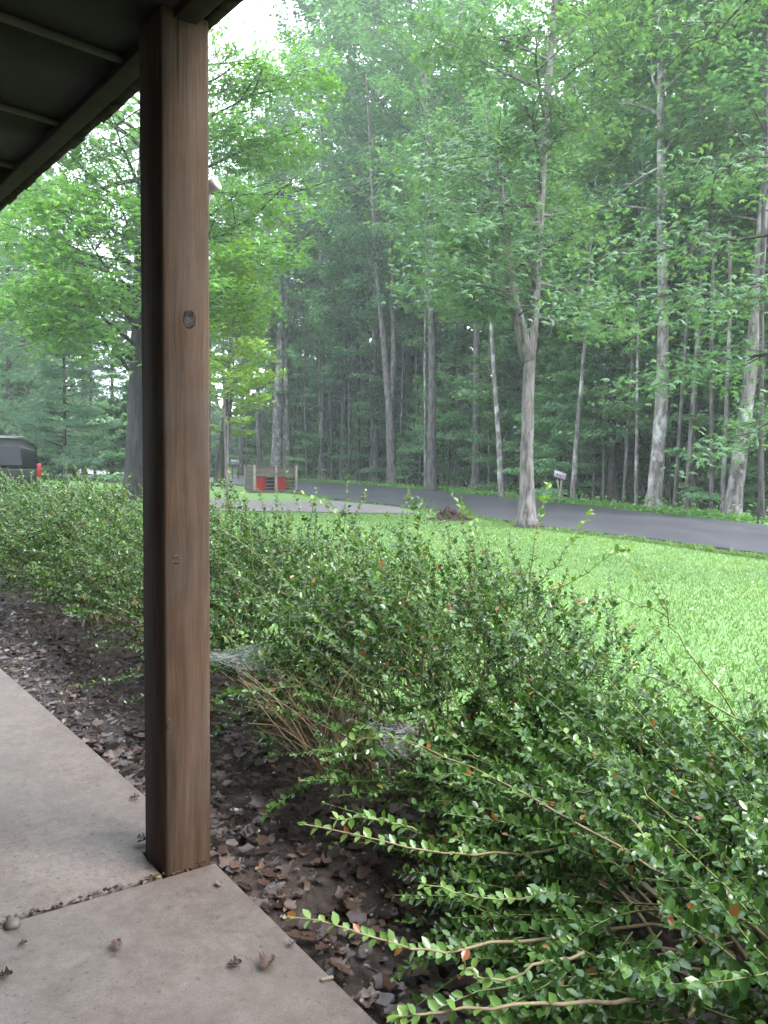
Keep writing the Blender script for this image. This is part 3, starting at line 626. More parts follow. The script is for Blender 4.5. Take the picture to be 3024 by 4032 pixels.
# 6. forest behind: a few grown trees, copied with their parts
def proto(seed, H, r, lean, **kw):
    rng = np.random.default_rng(seed); path = [(0, 0, 0), (lean * .3, .1, H * .35), (lean * .7, -.1, H * .65), (lean, 0, H)]
    return make_tree(path, [r, r * .8, r * .5, r * .12], rng, **kw)
PRO = []
for k, (H, r, ln, bk) in enumerate(((25, .18, .6, 'bark'), (23, .12, -.8, 'bark_dark'), (26, .2, .3, 'bark'), (21, .10, 1.0, 'bark_pale'), (24, .15, -.3, 'bark_dark'), (19, .075, .5, 'bark'))):
    T, L = proto(100 + k, H, r, ln, z0=(.36, .42, .4, .45, .3, .4)[k], nlimb=28, lmax=(4.4, 3.6, 4.6, 3, 4, 2.6)[k], nsec=5, nleaf=72, lsize=.24, elev=(0, 60))
    PRO.append((T.mesh('trunk', True), L.mesh('crown'), bk))
for k, (H, r_, ln_, bk_) in enumerate(((34, .27, 1.2, 'bark'), (32, .24, -1.0, 'bark'))):
    T, L = proto(160 + k, H, r_, ln_, z0=(.34, .42)[k], nlimb=34, lmax=(6.4, 5.6)[k], nsec=6, nleaf=46, lsize=.28, elev=(2, 58), spread=.2, flat=.1)
    PRO.append((T.mesh('trunk', True), L.mesh('crown'), bk_)); PRO[-1][0].materials.append(M[bk_]); PRO[-1][1].materials.append(M['leaf_forest'])
SLIM = []
for k, (H, r_, ln_, bk_) in enumerate(((18, .075, .3, 'bark_pale'), (17, .06, -.5, 'bark'), (14, .05, .9, 'bark_dark'))):
    T, L = proto(180 + k, H, r_, ln_, z0=(.5, .46, .36)[k], nlimb=20, lmax=2.2, nsec=5, nleaf=48, lsize=.2, elev=(0, 60), flare=1.2, trunk_k=6)
    SLIM.append((T.mesh('trunk', True), L.mesh('crown'), bk_)); SLIM[-1][0].materials.append(M[bk_]); SLIM[-1][1].materials.append(M['leaf_under'])
UND = []
for k, (H, r) in enumerate(((7.5, .05), (5.2, .035), (10, .07), (3.6, .03))):
    T, L = proto(140 + k, H, r, .4, z0=(.14, .1, .22, .1)[k], nlimb=30, lmax=(2.2, 1.7, 2.6, 1.4)[k], nsec=6, nleaf=80, lsize=.15, elev=(4, 40), flat=.07, flare=1.1, trunk_k=6, profile=lambda q: 1.0 - .75 * q)
    UND.append((T.mesh('stem', True), L.mesh('crown'), 'bark_dark'))
for T_, L_, bk in PRO[:6]: T_.materials.append(M[bk]); L_.materials.append(M['leaf_forest'])
for T_, L_, bk in UND: T_.materials.append(M[bk]); L_.materials.append(M['leaf_under'])
def copy_tree(name, P, loc, a, sc, label, cat, group, tn):
    r = empty(name, loc, a, label, cat, group); r.scale = (sc, sc, sc * (.92 + .16 * random.random()))
    for nm, me in ((tn, P[0]), ('crown', P[1])):
        link(bpy.data.objects.new(nm, me), r)
fy = np.array([q[1] for q in rf]); fx = np.array([q[0] for q in rf])
def x_far(y): return np.interp(y, fy, fx)
ny_ = np.array([q[1] for q in rn]); nx_ = np.array([q[0] for q in rn])
def x_near(y): return np.interp(y, ny_, nx_)
random.seed(7); taken = []
def free(x, y, d):
    for a, b_, r in taken:
        if (a - x) ** 2 + (b_ - y) ** 2 < (max(d, r) if d > 2 else max(d, min(r, .8))) ** 2: return False
    return True
for px_, py_ in ((2880, 2050), (2572, 2018), (2255, 1982), (1974, 1962), (1699, 1936), (1545, 1915), (1085, 1878), (2412, 1978)):
    q = at(px_, py_); taken.append((q[0], q[1], 1.6))
cnt = 0; tries = 0
while cnt < 115 and tries < 20000:
    tries += 1
    y = 20 + 85 * random.random() ** .8; az = math.radians(-28 + 58 * random.random()); x = y * math.tan(az)
    if x < x_far(y) + 2.2 or not free(x, y, 2.5): continue
    d = math.hypot(x, y); H = 26
    if -12 < math.degrees(az) < -5 and d < 38: continue
    taken.append((x, y, 2.5)); cnt += 1
    z = float(terrain(x, y))
    k_ = random.randrange(6); P = PRO[k_]
    lab = '%s tree %s, %s of the wood beyond the road' % (('tall grey trunked', 'slender dark trunked', 'stout grey trunked', 'slim pale trunked', 'tall dark trunked', 'thin grey trunked')[k_], 'near the verge' if x < x_far(y) + 9 else ('in the middle depth' if d < 62 else 'far back'), 'right part' if az > .17 else ('centre' if az > -.05 else 'left part'))
    copy_tree('forest_tree', P, (x, y, z), random.random() * 6.28, (.9 + .3 * random.random()) * (1.12 if -6 < math.degrees(az) < 3 else 1), lab, 'tree', 'trees of the wood beyond the road', 'trunk')
def place_forest(x, y, k_, sc, slim=False):
    az = math.atan2(x, y); d = math.hypot(x, y); P = (SLIM if slim else PRO)[k_]
    lab = '%s tree %s, %s of the wood beyond the road' % ((('thin straight pale', 'thin straight brown', 'thin crooked dark') if slim else ('tall grey trunked', 'slender dark trunked', 'stout grey trunked', 'slim pale trunked', 'tall dark trunked', 'thin grey trunked', 'very tall broad crowned', 'very tall straight'))[k_], 'near the verge' if x < x_far(y) + 9 else ('in the middle depth' if d < 62 else 'far back'), 'right part' if az > .17 else ('centre' if az > -.05 else 'left part'))
    taken.append((x, y, 1.2)); copy_tree('forest_tree', P, (x, y, float(terrain(x, y))), random.random() * 6.28, sc, lab, 'tree', 'trees of the wood beyond the road', 'trunk')
# the tallest stand at the bend of the road
for azd, d, top in ((-10.6, 70, 22), (-9.2, 66, 23.5), (-8, 72, 24), (-5.7, 70, 27), (-4.6, 62, 30), (-3.6, 66, 33), (-1.7, 62, 35), (-.8, 55, 36), (.3, 60, 36), (2.2, 58, 36), (3.3, 52, 36), (5.5, 48, 36)):
    a_ = math.radians(azd); place_forest(d * math.sin(a_), d * math.cos(a_), 6 + int(d) // 2 % 2, (d * math.tan(math.radians(top)) + 1.4) / 33)
# slim stems of the first rows, standing where the photograph shows them
for k, (bx_, by_, sc_) in enumerate(((1182, 1888, 1.5), (1238, 1890, 1.4), (1292, 1894, 1.7), (1352, 1898, 1.5), (1378, 1899, 1.4), (1605, 1908, 1.5), (1642, 1912, 1.7), (1815, 1922, 1.4), (1868, 1928, 1.3), (1925, 1938, 1.5), (2335, 1972, .9), (2375, 1978, 1.1), (2455, 1990, 1.3), (2505, 1996, 1.0), (2655, 2012, 1.2), (2800, 2030, 1.2), (2842, 2030, 1.0), (2700, 2016, 1.5), (1012, 1868, 1.6), (2150, 1952, 1.0), (2120, 1940, 1.4))):
    q_ = at(bx_, by_); place_forest(q_[0], q_[1], (1, 0, 1)[k % 3], sc_, True)
cnt = 0; tries = 0
while cnt < 95 and tries < 20000:
    tries += 1
    y = 20 + 55 * random.random(); x = float(x_far(y)) + 1.6 + 26 * random.random() ** 1.4; az = math.atan2(x, y)
    if abs(az) > .52 or not free(x, y, 1.0): continue
    cnt += 1; place_forest(x, y, cnt % 3, .8 + .4 * random.random(), True)
cnt = 0; tries = 0
while cnt < 200 and tries < 20000:
    tries += 1
    y = 22 + 55 * random.random() ** 1.1; x = float(x_far(y)) + 2.6 + (9 * random.random() if cnt < 130 else 45 * random.random()); az = math.atan2(x, y)
    if abs(az) > .53 or x < x_far(y) + 2.6 or not free(x, y, .9): continue
    taken.append((x, y, .9)); cnt += 1
    copy_tree('understory_tree', UND[cnt % 4], (x, y, float(terrain(x, y))), random.random() * 6.28, .8 + .5 * random.random(), '%s leafy understory tree %s, %s' % (('broad', 'low', 'tall', 'very small')[cnt % 4], 'by the verge' if x < x_far(y) + 9 else 'deep in the wood', 'right of the forked maple' if az > .16 else ('between stump and forked maple' if az > .06 else 'behind and right of the bin shed')), 'tree', 'understory trees beyond the road', 'stem')
# woods on the left, beyond the drive
cnt = 0; tries = 0
while cnt < 48 and tries < 20000:
    tries += 1
    y = 46 + 60 * random.random(); az = math.radians(-30 + 22 * random.random()); x = y * math.tan(az)
    if x > x_near(y) - 3 or not free(x, y, 2.8): continue
    taken.append((x, y, 2.8)); cnt += 1
    copy_tree('woodland_tree', PRO[random.randrange(6)], (x, y, float(terrain(x, y))), random.random() * 6.28, .7 + .25 * random.random(), 'tree of the wood beyond the gravel drive on the left', 'tree', 'trees of the left wood beyond the drive', 'trunk')
cnt = 0; tries = 0
while cnt < 45 and tries < 20000:
    tries += 1
    y = 44 + 40 * random.random(); az = math.radians(-30 + 20 * random.random()); x = y * math.tan(az)
    if x > x_near(y) - 3 or not free(x, y, 1.4): continue
    taken.append((x, y, 1.4)); cnt += 1
    copy_tree('understory_tree', UND[random.randrange(4)], (x, y, float(terrain(x, y))), random.random() * 6.28, .9 + .5 * random.random(), 'low leafy tree in the left wood behind the parked car', 'tree', 'low trees of the left wood', 'stem')
# pines on the left
rng = np.random.default_rng(71)
for k, (px_, dist, H, lab) in enumerate(((40, 38, 17, 'blue green pine with drooping boughs above the parked car'), (255, 33, 9, 'young pine with thin dark stem between car and big maple'), (-120, 34, 15, 'pine at the left edge of the photo behind the car'), (330, 52, 15, 'pine farther back between the car and the big maple'))):
    b0 = deep(px_, 1800, dist); b0[2] = float(terrain(b0[0], b0[1]))
    T, L = make_tree([(0, 0, 0), (0, .05, H * .5), (.05, 0, H)], [.16 * H / 15, .1 * H / 15, .02], rng, z0=.14, nlimb=60, lmax=H * .2, nsec=6, nleaf=26, lsize=.26, tpl=NEEDLE, elev=(-2, 35), flat=.08, droop=.12, profile=lambda q: 1.05 - .9 * q, trunk_k=8)
    place_tree('pine_tree', b0, T, L, M['bark_dark'], M['needle'], lab)
# far wood closing the view
rng = np.random.default_rng(81); fw = MB(); m = 55000
az = np.radians(rng.uniform(-34, 34, m)); dd = rng.uniform(108, 135, m); P = np.c_[np.sin(az) * dd, np.cos(az) * dd, 15 * rng.random(m) ** 1.3 * (.8 + .25 * np.sin(az * 40))]
fw.leaves(KITE, P, rng.normal(size=(m, 3)), rng.normal(size=(m, 3)) + [0, -.6, .6], rng.uniform(.6, 1.4, m), rng.random(m))
o = fw.build('far_wood', M['leaf_forest']); tag(o, 'far leafy wood closing the view behind the nearer trees', 'wood', kind='stuff')

# ------------------------------------------------------------------ verge weeds beyond the road, lawn blades
rng = np.random.default_rng(91); vb = MB(); m = 26000
t = rng.random(m) ** .9 * 78 + 8; tr = np.c_[[np.interp(t, np.arange(110), rf[:, k]) for k in range(2)]].T; td = np.c_[[np.interp(t, np.arange(110), (rf - rn)[:, k]) for k in range(2)]].T
td /= np.linalg.norm(td, axis=1)[:, None]; off = rng.gamma(1.6, .55, m) + .03; P2 = tr + td * off[:, None]
hh = rng.random(m) * np.where(rng.random(m) < .12, .55, .22) * np.clip(off * 2, .25, 1); P = np.c_[P2, terrain(P2[:, 0], P2[:, 1]) + hh]
vb.leaves(KITE, P, rng.normal(size=(m, 3)) * [1, 1, .4], rng.normal(size=(m, 3)) * .5 + [0, 0, 1], rng.uniform(.07, .16, m), rng.random(m))
o = vb.build('verge_weeds', M['verge']); tag(o, 'fresh green weeds along the far edge of the road', 'weeds', kind='stuff')
gb = MB(); m = 255000
y = 2.5 + 23.5 * rng.random(m) ** 1.25; az = np.radians(rng.uniform(-30, 28.5, m)); x = y * np.tan(az)
vo = (np.c_[x, y] - P0) @ Vn; ok = (vo > 1.6) & (x < np.interp(y, ny_, nx_) - .12)
dn = polyline(DN, 50); dy_ = np.interp(x, dn[::-1, 0], dn[::-1, 1]); df = polyline(DF, 50); dy2 = np.interp(x, df[::-1, 0], df[::-1, 1]); ok &= (y < dy_ - .1) | (y > dy2 + .1) | (x > dn[0, 0])
x, y = x[ok], y[ok]; m = len(x); P = np.c_[x, y, terrain(x, y) - .004]
BLADE = (arr([-.13, 0, 0], [.13, 0, 0], [0, 1, .12]), np.array([[0, 1, 2]]))
patch = .5 + .3 * np.sin(x * 1.7 + np.sin(y * 1.1) * 2) * np.sin(y * 1.3 + x * .4) + .3 * np.sin(x * .6 - y * .5 + 1.3 * np.sin(x * 2.1))
gb.leaves(BLADE, P, np.c_[rng.normal(size=(m, 2)) * .55, np.ones(m)], rng.normal(size=(m, 3)), (.02 + .026 * rng.random(m)) * (1 + y * .04), np.clip(.45 * patch + .5 * rng.random(m) + .1 * (rng.random(m) < .03), 0, 1))
o = gb.build('lawn_grass', M['grass']); tag(o, 'short bright green lawn grass between hedge and road', 'grass', kind='stuff')

cv = MB(); sel = rng.random(m) < .006; Pc = P[sel] + [0, 0, .045]; k_ = len(Pc)  # tiny pale flecks that paint wet glints onto the grass
cv.leaves(KITE, np.repeat(Pc, 2, 0), rng.normal(size=(2 * k_, 3)), rng.normal(size=(2 * k_, 3)) + [0, 0, 1.5], .014 + .012 * rng.random(2 * k_), np.full(2 * k_, .5))
o = cv.build('glint_flecks', M['glint']); tag(o, 'tiny pale clover flecks dotted over the lawn to paint its wet sparkle', 'glint', kind='stuff')
eb = MB(); m = 9000; t = 12 + 60 * rng.random(m); tr = np.c_[[np.interp(t, np.arange(110), rn[:, k]) for k in range(2)]].T; td = np.c_[[np.interp(t, np.arange(110), out_dir[:, k]) for k in range(2)]].T
cl = .5 + .5 * np.sin(t * 5.3 + np.sin(t * 2.1) * 3); P2 = tr + td * (.34 - .30 * cl * rng.random(m) + .15 * rng.random(m))[:, None]
eb.leaves(BLADE, np.c_[P2, terrain(P2[:, 0], P2[:, 1]) - .01], np.c_[rng.normal(size=(m, 2)) * .5, np.ones(m)], rng.normal(size=(m, 3)), .07 + .11 * rng.random(m) * cl, rng.random(m) * .9)
o = eb.build('edge_grass', M['grass']); tag(o, 'ragged grass fringe along the near edge of the road', 'grass', kind='stuff')

# ------------------------------------------------------------------ boxwood hedge
def bush(name, u, v, ru, rv, h, ntwig, seed, label, lean=(0, 0, 0), lsz=.022, tall=14, zb=-.08, proto=None, sparse=1.0, low=-.3, longs=0, up_=.5):
    rng = np.random.default_rng(seed); c = porch(u, v, zb)
    r = empty(name, c, 0, label, 'shrub', 'boxwood shrubs of the hedge')
    if proto is not None:
        for ch in proto.children:
            o = bpy.data.objects.new(ch.name.split('.')[0], ch.data); link(o, r)
            if 'kind' in ch: o['kind'] = ch['kind']
        return r
    st = MB(); tw = MB(); lf = MB(); LP, LA, LN, LS, LT = [], [], [], [], []
    Ua = np.array([U[0], U[1], 0]); Va = np.array([Vn[0], Vn[1], 0]); lean = np.array(lean, float)
    def shell(rad):
        ph = rng.random() * 6.283; ct = rng.uniform(low, 1); sn = math.sqrt(1 - ct * ct)
        nrm = Ua * math.cos(ph) * sn + Va * math.sin(ph) * sn + np.array([0, 0, ct])
        bumpy = 1 + .14 * math.sin(ph * 3 + seed) + .1 * math.sin(ph * 5 + ct * 6 + seed * 2)
        return (Ua * ru * math.cos(ph) * sn + Va * rv * math.sin(ph) * sn) * rad * bumpy + np.array([0, 0, h * .42 + ct * h * .56 * rad * bumpy]), nrm
    for k in range(34):
        e, _ = shell(.9); b0 = np.array([rng.normal() * .1, rng.normal() * .1, 0]); mid = (b0 + e) / 2 + [0, 0, .1] + rng.normal(size=3) * .05
        t = np.linspace(0, 1, 6)[:, None]; pts = b0 * (1 - t) ** 2 + 2 * mid * t * (1 - t) + e * t * t
        st.tube(pts, np.linspace(.009, .003, 6), 5, cap=False)
    def twig(p, d, ln, dens=1.0, r0=.0026):
        n = 4; pts = [p]; dd = d.copy()
        for k in range(n - 1):
            dd = unit(dd + rng.normal(size=3) * .13 + [0, 0, -.02]); pts.append(pts[-1] + dd * ln / (n - 1))
        pts = np.array(pts); tw.tube(pts, np.linspace(r0, .0011, n), 3, cap=False, rnd=rng.random())
        m = max(4, int(ln / .012 * dens)); t = np.linspace(.12, 1, m); s = t * (n - 1)
        P = np.c_[[np.interp(s, np.arange(n), pts[:, q]) for q in range(3)]].T
        D = unit(pts[-1] - pts[0]); a1 = unit(np.cross(D, [.3, .2, 1.])); a2 = np.cross(D, a1)
        for sg in (-1, 1):
            tw_ = np.where(np.arange(m) % 2, 0, math.pi / 2) + rng.normal(size=m) * .3
            sd = (np.cos(tw_)[:, None] * a1 + np.sin(tw_)[:, None] * a2) * sg
            ax = sd + D[None] * .65 + rng.normal(size=(m, 3)) * .18
            nr = np.array([0, 0, 1.])[None] * .9 + D[None] * .5 + rng.normal(size=(m, 3)) * .35
            LP.append(P); LA.append(ax); LN.append(nr); LT.append(t); LS.append(lsz * (.42 + .85 * rng.random(m) ** .8) * (rng.random(m) > .14) * np.where(t > .9, .7, 1))
    for k in range(ntwig):
        rad = .45 + .55 * rng.random() ** .55; p, nrm = shell(rad)
        if p[2] < .02: continue
        d = unit(nrm * .6 + np.array([0, 0, up_]) + lean + rng.normal(size=3) * .4); twig(p, d, .14 + .2 * rng.random(), sparse)
    for k in range(longs):
        p, nrm = shell(.35 + .4 * rng.random()); d = unit(nrm * .6 + np.array([0, 0, .35]) + lean * 1.6 + rng.normal(size=3) * .3); twig(p, d, .45 + .4 * rng.random(), .45, .0042)
    for k in range(tall):
        p, nrm = shell(.85)
        if p[2] < h * .55: continue
        d = unit(nrm * .35 + np.array([0, 0, 1.]) + lean + rng.normal(size=3) * .22); ln = .28 + .3 * rng.random(); twig(p, d, ln, .55)
        q = p + d * ln * .5
        for _ in range(3): twig(p + d * ln * (.3 + .5 * rng.random()), unit(d + rng.normal(size=3) * .6), .08 + .12 * rng.random(), .8)
    LP, LA, LN, LS = np.vstack(LP), np.vstack(LA), np.vstack(LN), np.concatenate(LS); m = len(LP)
    LT = np.concatenate(LT); q_ = np.clip(.62 * rng.random(m) ** 1.15 + .28 * LT ** 3, 0, .955); q_[rng.random(m) < .013] = .985; q_[rng.random(m) < .004] = .968
    lf.leaves(OVAL, LP, LA, LN, LS, q_)
    st.build('main_stems', M['twig'], r, smooth=True); tw.build('twigs', M['twig_green'], r)
    o = lf.build('foliage', M['box_leaf'], r); o['kind'] = 'stuff'
    return r
LEAN = (-.55, -.05, .05)
B2 = bush('boxwood_shrub', .05, 1.12, .82, .66, 1.0, 820, 201, 'dense dark boxwood shrub in the middle of the hedge with tall sprigs on top', LEAN, lsz=.0265, tall=44, longs=60)
B1 = bush('boxwood_shrub', -1.4, 1.0, 1.05, .76, .62, 1500, 202, 'nearest boxwood shrub filling the lower right corner', (-.85, -.15, .05), tall=10, low=-.75, longs=90, lsz=.028, up_=.22)
B3 = bush('boxwood_shrub', 1.5, 1.15, .92, .7, 1.05, 760, 203, 'boxwood shrub just right of the porch post with the gravel drive above it', LEAN, lsz=.026, tall=42, longs=50)
B4 = bush('boxwood_shrub', 3.0, 1.15, .95, .72, 1.1, 760, 204, 'boxwood shrub directly behind and left of the porch post', LEAN, lsz=.026, tall=18)
B5 = bush('boxwood_shrub', 4.5, 1.15, .95, .72, 1.14, 700, 205, 'boxwood shrub between the post and the left edge below the big maple trunk', LEAN, lsz=.028, tall=20)
B6 = bush('boxwood_shrub', 6.0, 1.2, .95, .72, 1.26, 0, 206, 'boxwood shrub in the hedge below the rear of the parked car', proto=B4)
B7 = bush('boxwood_shrub', 7.5, 1.2, .95, .72, 1.26, 0, 207, 'leftmost boxwood shrub of the hedge in front of the parked car', proto=B5)
B8 = bush('boxwood_shrub', -2.6, 1.2, .95, .74, .86, 460, 208, 'sparse boxwood shrub at the right edge beside the nearest one', (-.5, .1, .1), lsz=.027, tall=34, longs=40)
B6.scale = (1, 1, 1.0); B7.scale = (1, 1, .97)

# bare brown stems at the foot of the middle shrub
rng = np.random.default_rng(231); db = MB()
for k in range(85):
    a = deep(1250 + 260 * rng.random(), 3010 + 90 * rng.random(), 2.75 + .3 * rng.random()); e = deep(930 + 560 * rng.random(), 2600 + 300 * rng.random(), 2.7 + .5 * rng.random())
    mid = (a + e) / 2 + rng.normal(size=3) * .05 + [0, 0, .05]; t = np.linspace(0, 1, 6)[:, None]
    db.tube(a * (1 - t) ** 2 + 2 * mid * t * (1 - t) + e * t * t - np.array(B2.location), np.linspace(.0032, .0012, 6), 4, cap=False)
db.build('bare_stems', M['dead_twig'], B2)

# single branches of the nearest shrub that reach out over the bed: branch > leaves
leaf_me = MB(); leaf_me.leaves(OVAL, np.zeros((1, 3)), arr([0, 1, 0]), arr([0, 0, 1]), np.array([1.0]), np.array([.78])); LEAF1 = leaf_me.mesh('leaf'); LEAF1.materials.append(M['box_leaf'])
leaf_me = MB(); leaf_me.leaves(OVAL, np.zeros((1, 3)), arr([0, 1, 0]), arr([0, 0, 1]), np.array([1.0]), np.array([.93])); LEAF2 = leaf_me.mesh('leaf'); LEAF2.materials.append(M['box_leaf'])
leaf_me = MB(); leaf_me.leaves(OVAL, np.zeros((1, 3)), arr([0, 1, 0]), arr([0, 0, 1]), np.array([1.0]), np.array([.975])); LEAF3 = leaf_me.mesh('leaf'); LEAF3.materials.append(M['box_leaf'])
rng = np.random.default_rng(241)
def branch(owner, pts_px, r0, nleaf, lsz, leafs=True, start=.3):
    P = np.array([deep(*q) for q in pts_px]); k = len(P); t = np.linspace(0, k - 1, 14)
    Q = np.c_[[np.interp(t, np.arange(k), P[:, q]) for q in range(3)]].T
    for _ in range(2): Q[1:-1] = (Q[:-2] + 2 * Q[1:-1] + Q[2:]) / 4
    Q[1:-1] += rng.normal(size=(12, 3)) * .004; o0 = np.array(owner.location)
    b = MB(); b.tube(Q - o0, np.linspace(r0, .0012, 14), 6, cap=False); br = b.build('branch', M['twig_green'] if r0 < .004 else M['twig'], owner, smooth=True)
    for j in range(nleaf):
        u = start + (1 - start) * ((j // 2) + .5 * rng.random()) / max(1, nleaf // 2); u = min(u, .995); s = u * 13
        p = np.array([np.interp(s, np.arange(14), Q[:, q]) for q in range(3)]); i0 = min(int(s), 12); D = unit(Q[i0 + 1] - Q[i0])
        a1 = unit(np.cross(D, [0, 0, 1.])); a2 = np.cross(a1, D); th = (0 if (j // 2) % 2 else .9) + rng.normal() * .35
        sd = (math.cos(th) * a1 + math.sin(th) * a2) * (1 if j % 2 else -1); ax = unit(sd + D * .7 + rng.normal(size=3) * .15)
        nr = unit(np.array([0, 0, 1.]) + D * .35 + rng.normal(size=3) * .3); x = unit(np.cross(ax, nr)); z = np.cross(x, ax); sc = lsz * (.75 + .5 * rng.random())
        o = bpy.data.objects.new('leaf', LEAF3 if rng.random() < .025 else (LEAF2 if u > .8 else LEAF1)); link(o, br); q = p - o0
        o.matrix_local = Matrix(((x[0] * sc, ax[0] * sc, z[0] * sc, q[0]), (x[1] * sc, ax[1] * sc, z[1] * sc, q[1]), (x[2] * sc, ax[2] * sc, z[2] * sc, q[2]), (0, 0, 0, 1)))
branch(B1, [(2350, 3330, 2.1), (1900, 3370, 2.0), (1650, 3350, 1.95), (1170, 3240, 1.9)], .0042, 40, .027)
branch(B1, [(1640, 3270, 2.0), (1500, 3230, 1.96), (1300, 3220, 1.93)], .0025, 22, .025, start=.1)
branch(B1, [(2300, 3680, 1.75), (1900, 3720, 1.7), (1640, 3760, 1.66), (1500, 3690, 1.62), (1130, 3610, 1.6)], .0045, 40, .026)
branch(B1, [(2200, 3530, 1.85), (1950, 3540, 1.8), (1650, 3470, 1.8)], .003, 26, .025, start=.15)
branch(B1, [(2300, 3750, 1.6), (2100, 3830, 1.55), (1900, 3870, 1.5), (1830, 3780, 1.5)], .004, 16, .027, start=.2)
branch(B1, [(2500, 3930, 1.5), (2100, 3950, 1.45), (1650, 3990, 1.42), (1550, 4000, 1.4)], .0045, 24, .026, start=.1)
branch(B1, [(2700, 3480, 1.8), (2300, 3250, 1.9), (1900, 3050, 2.1), (1600, 2900, 2.3), (1330, 2920, 2.35)], .004, 40, .026)
branch(B1, [(2800, 3350, 1.8), (2500, 3080, 2.0), (2200, 2860, 2.15)], .0035, 24, .025)
branch(B1, [(3024, 3700, 1.5), (2750, 3500, 1.65), (2450, 3200, 1.85)], .0045, 24, .025)
branch(B1, [(2700, 4000, 1.45), (2760, 3900, 1.45), (2830, 3830, 1.45)], .006, 4, .025, start=.1)
# long sprigs that stand up against the lawn and the road
branch(B2, [(2060, 2700, 3.1), (2080, 2300, 3.1), (2110, 2080, 3.1), (2160, 1890, 3.1)], .004, 44, 0.031, start=.08)
branch(B2, [(2090, 2330, 3.1), (2210, 2200, 3.0), (2330, 2010, 3.0)], .0025, 27, 0.030, start=.08)
branch(B2, [(2100, 2350, 3.1), (2250, 2300, 3.0), (2420, 2170, 2.95), (2480, 2160, 2.95)], .0025, 30, 0.029, start=.08)
branch(B2, [(2020, 2270, 3.1), (1960, 2150, 3.1), (1780, 1950, 3.1)], .0025, 27, 0.030, start=.08)
branch(B2, [(2150, 2480, 3.0), (2280, 2390, 2.9), (2500, 2320, 2.9)], .0025, 34, 0.028, start=.08)
branch(B2, [(1700, 2400, 3.2), (1680, 2250, 3.2), (1640, 2050, 3.2)], .0025, 30, 0.030, start=.08)
branch(B2, [(1850, 2400, 3.2), (1880, 2250, 3.2), (1850, 2060, 3.2)], .0025, 30, 0.030, start=.08)
branch(B1, [(2900, 2830, 2.5), (2780, 2650, 2.5), (2650, 2480, 2.5), (2600, 2350, 2.5), (2450, 2180, 2.5)], .0036, 54, .03, start=.05)
branch(B1, [(2630, 2430, 2.5), (2620, 2340, 2.5), (2530, 2210, 2.5)], .0025, 12, .024, start=.2)
branch(B1, [(2620, 2420, 2.5), (2500, 2380, 2.55), (2340, 2290, 2.55)], .0022, 12, .024, start=.2)
branch(B1, [(2950, 2850, 2.4), (2700, 2720, 2.5), (2400, 2600, 2.6), (2200, 2560, 2.7)], .0035, 24, .025, start=.15)
branch(B3, [(1560, 2350, 3.7), (1430, 2150, 3.7), (1300, 2000, 3.7), (1180, 1930, 3.7)], .003, 30, .032, start=.2)
branch(B3, [(1000, 2250, 4.0), (985, 2050, 4.0), (960, 1930, 4.0)], .0025, 18, .028, start=.2)
branch(B3, [(1480, 2300, 3.7), (1400, 2150, 3.7), (1320, 2090, 3.7)], .0025, 10, .04, start=.5)

# spider webs in the hedge
for k, (x, y, d, w, hgt, lab) in enumerate(((935, 2585, 3.15, .16, .1, 'grey sheet web of spider silk in the hedge just right of the post'), (1570, 2895, 2.6, .11, .09, 'small grey sheet of spider silk low in the middle shrub'))):
    wb = MB(); rng = np.random.default_rng(250 + k); c0 = deep(x, y, d)
    for q in range(85):
        a0 = rng.random() * 6.283; a1 = a0 + math.pi * (.35 + 1.1 * rng.random()); R0, R1 = .45 + .6 * rng.random(), .45 + .6 * rng.random(); e0 = np.array([math.cos(a0) * w * R0, math.sin(a0) * w * R0, rng.normal() * .008 + .05 * R0 * math.sin(a0 * 2 + k)]); e1 = np.array([math.cos(a1) * w * R1, math.sin(a1) * w * R1, rng.normal() * .008 + .05 * R1 * math.sin(a1 * 2 + k)])
        wb.tube([e0, (e0 + e1) / 2 - [0, 0, .012], e1], .00022, 3, cap=False)
    o = wb.build('spider_web', M['web'], loc=c0, smooth=True); tag(o, lab, 'spider web', 'webs in the hedge')

# ------------------------------------------------------------------ litter, leaves and stones
def dead_leaf_mesh(seed, curl=.25, nt=9, nw=4):
    """a dry leaf: lobed outline, rolled across its width and bent along its length"""
    rng = np.random.default_rng(seed); t = np.linspace(0, 1, nt); ph = rng.random() * 6
    w = (.30 + .08 * rng.random()) * np.sin(np.pi * np.clip(t * .93 + .05, 0, 1)) ** .7 * (1 + .38 * np.sin(t * 19 + ph)) + .012
    g = np.linspace(-1, 1, nw + 1); bend = curl * (1.6 + rng.random()); tw = rng.normal() * .5
    X = w[:, None] * g[None]; Y = np.repeat(t[:, None], nw + 1, 1) + .03 * rng.normal(size=X.shape)
    Z = bend * X ** 2 * 1.5 + curl * .5 * (Y - .5) ** 2 + tw * X * (Y - .5) + .02 * rng.normal(size=X.shape)
    n = nw + 1; i = (np.arange(nt - 1)[:, None] * n + np.arange(nw)[None]).ravel()
    return np.stack([X, Y - .5, Z], -1).reshape(-1, 3), np.c_[i, i + 1, i + n + 1, i + n]

